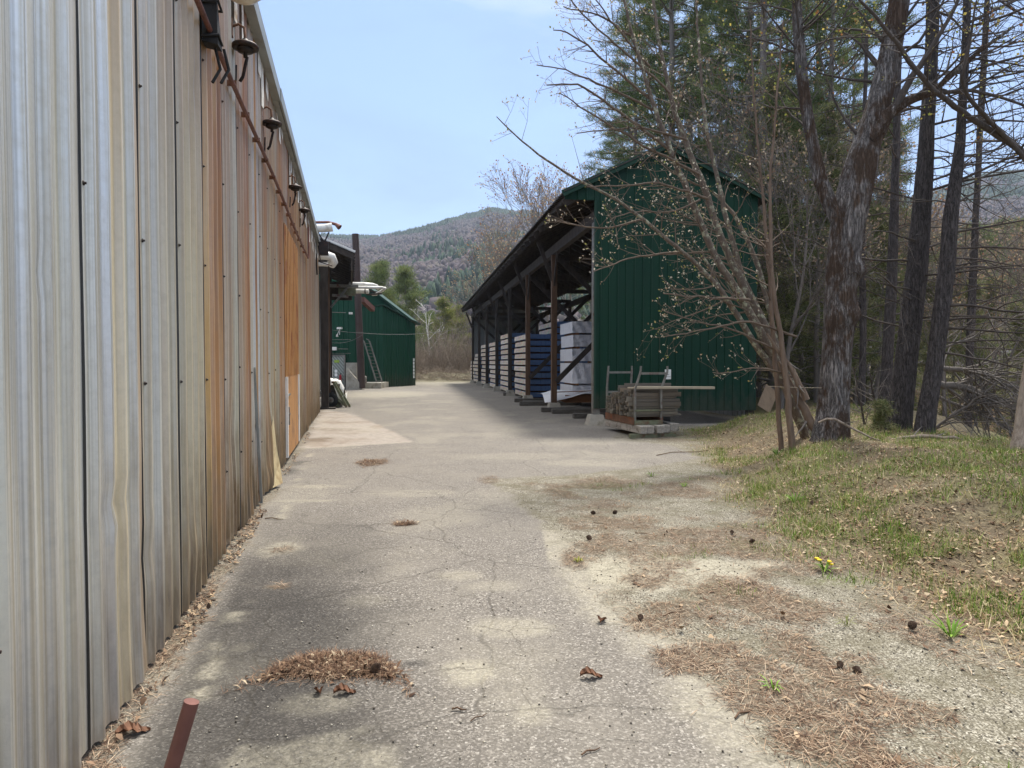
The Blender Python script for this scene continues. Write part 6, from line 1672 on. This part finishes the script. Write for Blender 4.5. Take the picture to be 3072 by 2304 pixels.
# bare broadleaf trees
def bare(seed, h, r, mat, dens=1.5, up=.1, spread=(22, 50), bud=None, ratio=(.45, .7)):
    rng = np.random.default_rng(seed); out, tp_ = [], []
    grow(rng, out, tp_, np.zeros(3), np.array([0, 0, 1.0]), h * .8, r, 0, 4, h * .06, .06, up, spread, dens * 10 / h, ratio, .28, (8, 5, 4, 3, 3), .012)
    V, T = tubes_np(out[:1]); tm = np_mesh('trunk', V, T, mat, smooth=True); V, T = tubes_np(out[1:]); cm = np_mesh('crown', V, T, mat, smooth=True)
    lm = None
    if bud: Vb, Tb, Cb = buds(rng, tp_, .16, bud, 1, .12, .4); lm = np_mesh('buds', Vb, Tb, M['leaf'], attr={'tint': Cb})
    return tm, cm, lm
bt = [bare(201, 18, .20, M['bark_grey'], 1.5, .10, (20, 46), BUD_B), bare(202, 17, .18, M['bark_grey'], 1.5, .08, (22, 50), [(150, 132, 108), (164, 148, 120), (140, 116, 96)]), bare(203, 10, .11, M['bark_birch'], 1.5, .08, (30, 60), None, (.26, .42)), bare(204, 12, .14, M['bark_dark'], .9, .02, (35, 70))]
for i, (px, Y, h, k, lb) in enumerate([(1600, 72, 20.5, 0, 'largest bare spreading tree behind the shed roof against the sky'), (1655, 64, 18.5, 0, 'bare tree touching the left roof slope of the shed'), (1530, 80, 18, 1, 'bare tree with reddish twigs left of the largest bare tree'), (1478, 88, 16, 0, 'bare tree at the left edge of the grey treetops, before the mountain'), (1440, 70, 8.5, 3, 'dark bare tree with broken arching limbs above the shed eave'), (1296, 74, 9.6, 2, 'white birch with bare branches above the brown thicket'), (1700, 78, 20, 0, 'bare tree mostly hidden behind the shed roof'), (1390, 82, 8, 1, 'low reddish bare tree by the yellowish conifers'), (1255, 92, 7.5, 1, 'bare grey tree right of the far green roof'),
          (2755, 46, 13, 1, 'thin bare tree beyond the near pond shore'), (2870, 60, 12, 0, 'bare tree on the far pond shore'), (3020, 52, 14, 1, 'bare tree across the pond near the right edge'), (2480, 27, 11, 1, 'bare brown understory tree behind the maple'), (2280, 27, 12, 0, 'bare understory tree beyond the shed corner'), (2200, 25.5, 11, 1, 'bare tree behind the right end of the green gable'), (2340, 20.5, 8, 1, 'low bare tree between the gable corner and the old maple'), (2415, 23, 9, 0, 'bare grey tree close behind the saplings'), (2610, 22, 8, 1, 'bare tree between the maple and the thin upright pine'), (2700, 26, 9, 0, 'bare tree seen between the two dark pines'), (2840, 20, 6, 1, 'low bare tree at the edge of the pond'), (2960, 24, 7, 0, 'bare bush-like tree behind the fallen treetop'), (3050, 36, 11, 1, 'bare tree at the right edge beyond the pond bank')]):
    plant('birch_tree' if k == 2 else 'bare_tree', (bt[k][0], bt[k][1], None), xz(px, Y), h / (18, 17, 10, 12)[k], i * 2.1, lb, 'leafless trees in the background')
    if bt[k][2]:
        e_ = [o for o in col.objects if o.get('label') == lb][0]; o = bpy.data.objects.new('buds', bt[k][2]); col.objects.link(o); o.parent = e_; o['kind'] = 'stuff'
# thicket
rg = np.random.default_rng(301); polys = []
for k in range(1900):
    x, y = rg.uniform(-12.5, 3), rg.uniform(64, 72); z0 = float(H(x, y)); n = 5
    h = rg.uniform(2.0, 5.4) * (.75 + .5 * vnoise(np.array(x * .5), np.array(3.3), 3)); d = nrm(np.array([rg.normal(0, .22), rg.normal(0, .15), 1])); p = np.array([x, y, z0]); q = [p]
    for i in range(n): d = nrm(d + rg.normal(0, .14, 3)); p = p + d * h / n; q.append(p)
    q = np.array(q); polys.append((q, np.linspace(rg.choice([.014, .02, .034]), .007, n + 1), 3))
    for b_ in range(2): i = rg.integers(2, n); dd = nrm(q[i] - q[i - 1] + rg.normal(0, .6, 3)); polys.append((np.array([q[i], q[i] + dd * .5, q[i] + dd * 1.0 + rg.normal(0, .1, 3)]), np.array([.010, .008, .006]), 3))
for k in range(900):
    x, y = rg.uniform(-10.5, 1), rg.uniform(61, 65); z0 = float(H(x, y)); d = nrm(np.array([rg.normal(0, 1), rg.normal(0, .5), abs(rg.normal(0, .35))])); l_ = rg.uniform(.4, 1.6); p = np.array([x, y, z0 + .04])
    polys.append((np.array([p, p + d * l_ * .5 + rg.normal(0, .06, 3), p + d * l_]), np.array([.02, .015, .008]), 3))
V, T = tubes_np(polys); tag(np_obj('brush_thicket', V, T, M['bark_dead'], smooth=True), kind='stuff')
# pond-side brush on the right
polys = []
for k in range(1500):
    x = rg.uniform(9, 40); y = 30 + x * .45 + rg.uniform(-6, 10) + (20 if k % 3 else 0); z0 = max(-1.05, float(H(x, y))); n = 4; h = rg.uniform(1.2, 3.6); d = nrm(np.array([rg.normal(0, .3), rg.normal(0, .3), 1])); p = np.array([x, y, z0]); q = [p]
    for i in range(n): d = nrm(d + rg.normal(0, .2, 3)); p = p + d * h / n; q.append(p)
    polys.append((np.array(q), np.linspace(.016, .006, n + 1), 3))
V, T = tubes_np(polys); tag(np_obj('shore_brush', V, T, M['bark_brown'], smooth=True), kind='stuff')

# ------------------------------------------------------------------ mountains
RID = ([-3000, 300, 700, 968, 1070, 1140, 1210, 1300, 1400, 1480, 1560, 1700, 1900, 2200, 2480, 2727, 2860, 2950, 3072, 3300, 6000], [720, 726, 733, 720, 720, 724, 714, 690, 662, 641, 648, 668, 700, 720, 690, 612, 560, 535, 524, 515, 560])
def hillz(px, Y):
    top = (1088 - np.interp(px, *RID)) / F * 1400 
    s = np.clip((Y - 190) / 1210, 0, None); s = np.where(s <= 1, s, np.maximum(0, 1 - (s - 1) * 1.2))
    x = px * 3.0 / 400; y = Y / 90.
    return top * (s + (fbm(x, y, 4, 401) - .47) * .22 * s * (1 - s ** 3 * .9).clip(.1, 1)) + 3.0 * fbm(px / 12., Y / 18., 3, 402) * (s > 0) - 3.5
pxs = np.concatenate([np.arange(-2600, 800, 60), np.arange(800, 3300, 9), np.arange(3300, 5600, 60)]).astype(float)
ys = np.concatenate([np.arange(190, 1420, 18), np.arange(1420, 2000, 80)]).astype(float)
PX, YY = np.meshgrid(pxs, ys); ZZ = hillz(PX, YY) + CAMZ * np.clip((YY - 190) / 1210, 0, 1); XX = (PX - CX) / F * YY
V = np.stack([XX, YY, ZZ], -1).reshape(-1, 3); nx_, ny_ = len(pxs), len(ys)
ii = np.arange(ny_ - 1)[:, None] * nx_ + np.arange(nx_ - 1)[None, :]; T = np.stack([ii, ii + 1, ii + 1 + nx_, ii + nx_], -1).reshape(-1, 4)
t = NT('wooded_slope'); q = t.geo()
f = t.noise(q, .02, 5, .6); f2 = t.noise(q, .12, 4, .7)
M['slope'] = t.fin(t.mix(t.rng(f2, .35, .65, 0, .6), t.mix(t.rng(f, .45, .6), S(82, 74, 78), S(74, 72, 68)), S(60, 55, 57)), .95, 0, .1)
tag(np_obj('mountain', V, T, M['slope'], smooth=True), kind='structure')
N = 90000
px = rg.uniform(900, 3200, N); Yt = 220 + 1180 * rg.random(N) ** .6
zt = hillz(px, Yt) + CAMZ * np.clip((Yt - 190) / 1210, 0, 1); xt = (px - CX) / F * Yt
con = (fbm(xt / 70., Yt / 95., 4, 403) + .12 * rg.random(N) + .10 * (zt / 260 > .75)) > .61
hh = np.where(con, rg.uniform(8, 15, N), rg.uniform(6, 11, N)); ww = np.where(con, rg.uniform(1.6, 2.8, N), rg.uniform(1.6, 3.2, N))
def crowns(idx, name, cols, cone):
    n = len(idx); c = np.stack([xt[idx], Yt[idx], zt[idx]], 1); k = 6; a = np.arange(k) * 6.283 / k
    lv = ((0.05, .6), (.35, 1.0), (.72, .5)) if cone else ((.15, .55), (.5, 1.0), (.85, .7))
    rings = []
    for z_, r_ in lv:
        rr = r_ * (.7 + .6 * rg.random((n, k)))
        rings.append(c[:, None, :] + np.stack([np.cos(a)[None] * rr * ww[idx][:, None], np.sin(a)[None] * rr * ww[idx][:, None], (z_ + .1 * rg.normal(size=(n, k))) * hh[idx][:, None]], -1))
    top = c + np.stack([0 * hh[idx], 0 * hh[idx], hh[idx]], 1)
    V = np.concatenate([np.concatenate(rings, 1), top[:, None, :]], 1); m_ = 3 * k + 1
    tr_ = []
    for l in range(2):
        for j in range(k): j2 = (j + 1) % k; tr_ += [(l * k + j, l * k + j2, (l + 1) * k + j2), (l * k + j, (l + 1) * k + j2, (l + 1) * k + j)]
    for j in range(k): tr_.append((2 * k + j, 2 * k + (j + 1) % k, 3 * k))
    T = (np.arange(n)[:, None, None] * m_ + np.array(tr_)[None]).reshape(-1, 3)
    cc = np.array([S(*q_)[:3] for q_ in cols]); C = cc[rg.integers(0, len(cc), n)] * (.8 + .4 * rg.random((n, 1)))
    tag(np_obj(name, V.reshape(-1, 3), T, M['litter'], attr={'tint': np.repeat(C, m_, 0)}), kind='stuff')
crowns(np.where(con)[0], 'evergreen_wood', [(50, 66, 54), (62, 76, 58), (44, 58, 50)], True)
crowns(np.where(~con)[0], 'leafless_wood', [(78, 70, 74), (86, 77, 78), (70, 64, 68), (82, 76, 72)], False)

# ------------------------------------------------------------------ haze
m = MB(); m.box(-2400, 4000, -60, 2100, -8, 420)
t = NT('thin_haze'); t.t.nodes.remove(t.p)
v = t.n('ShaderNodeVolumePrincipled'); v.inputs['Color'].default_value = (.72, .84, 1, 1); v.inputs['Density'].default_value = .00018; v.inputs['Anisotropy'].default_value = .2
t.l(v.outputs[0], t.t.nodes['Material Output'].inputs['Volume'])
hz = m.build('haze', t.m, kind='stuff')
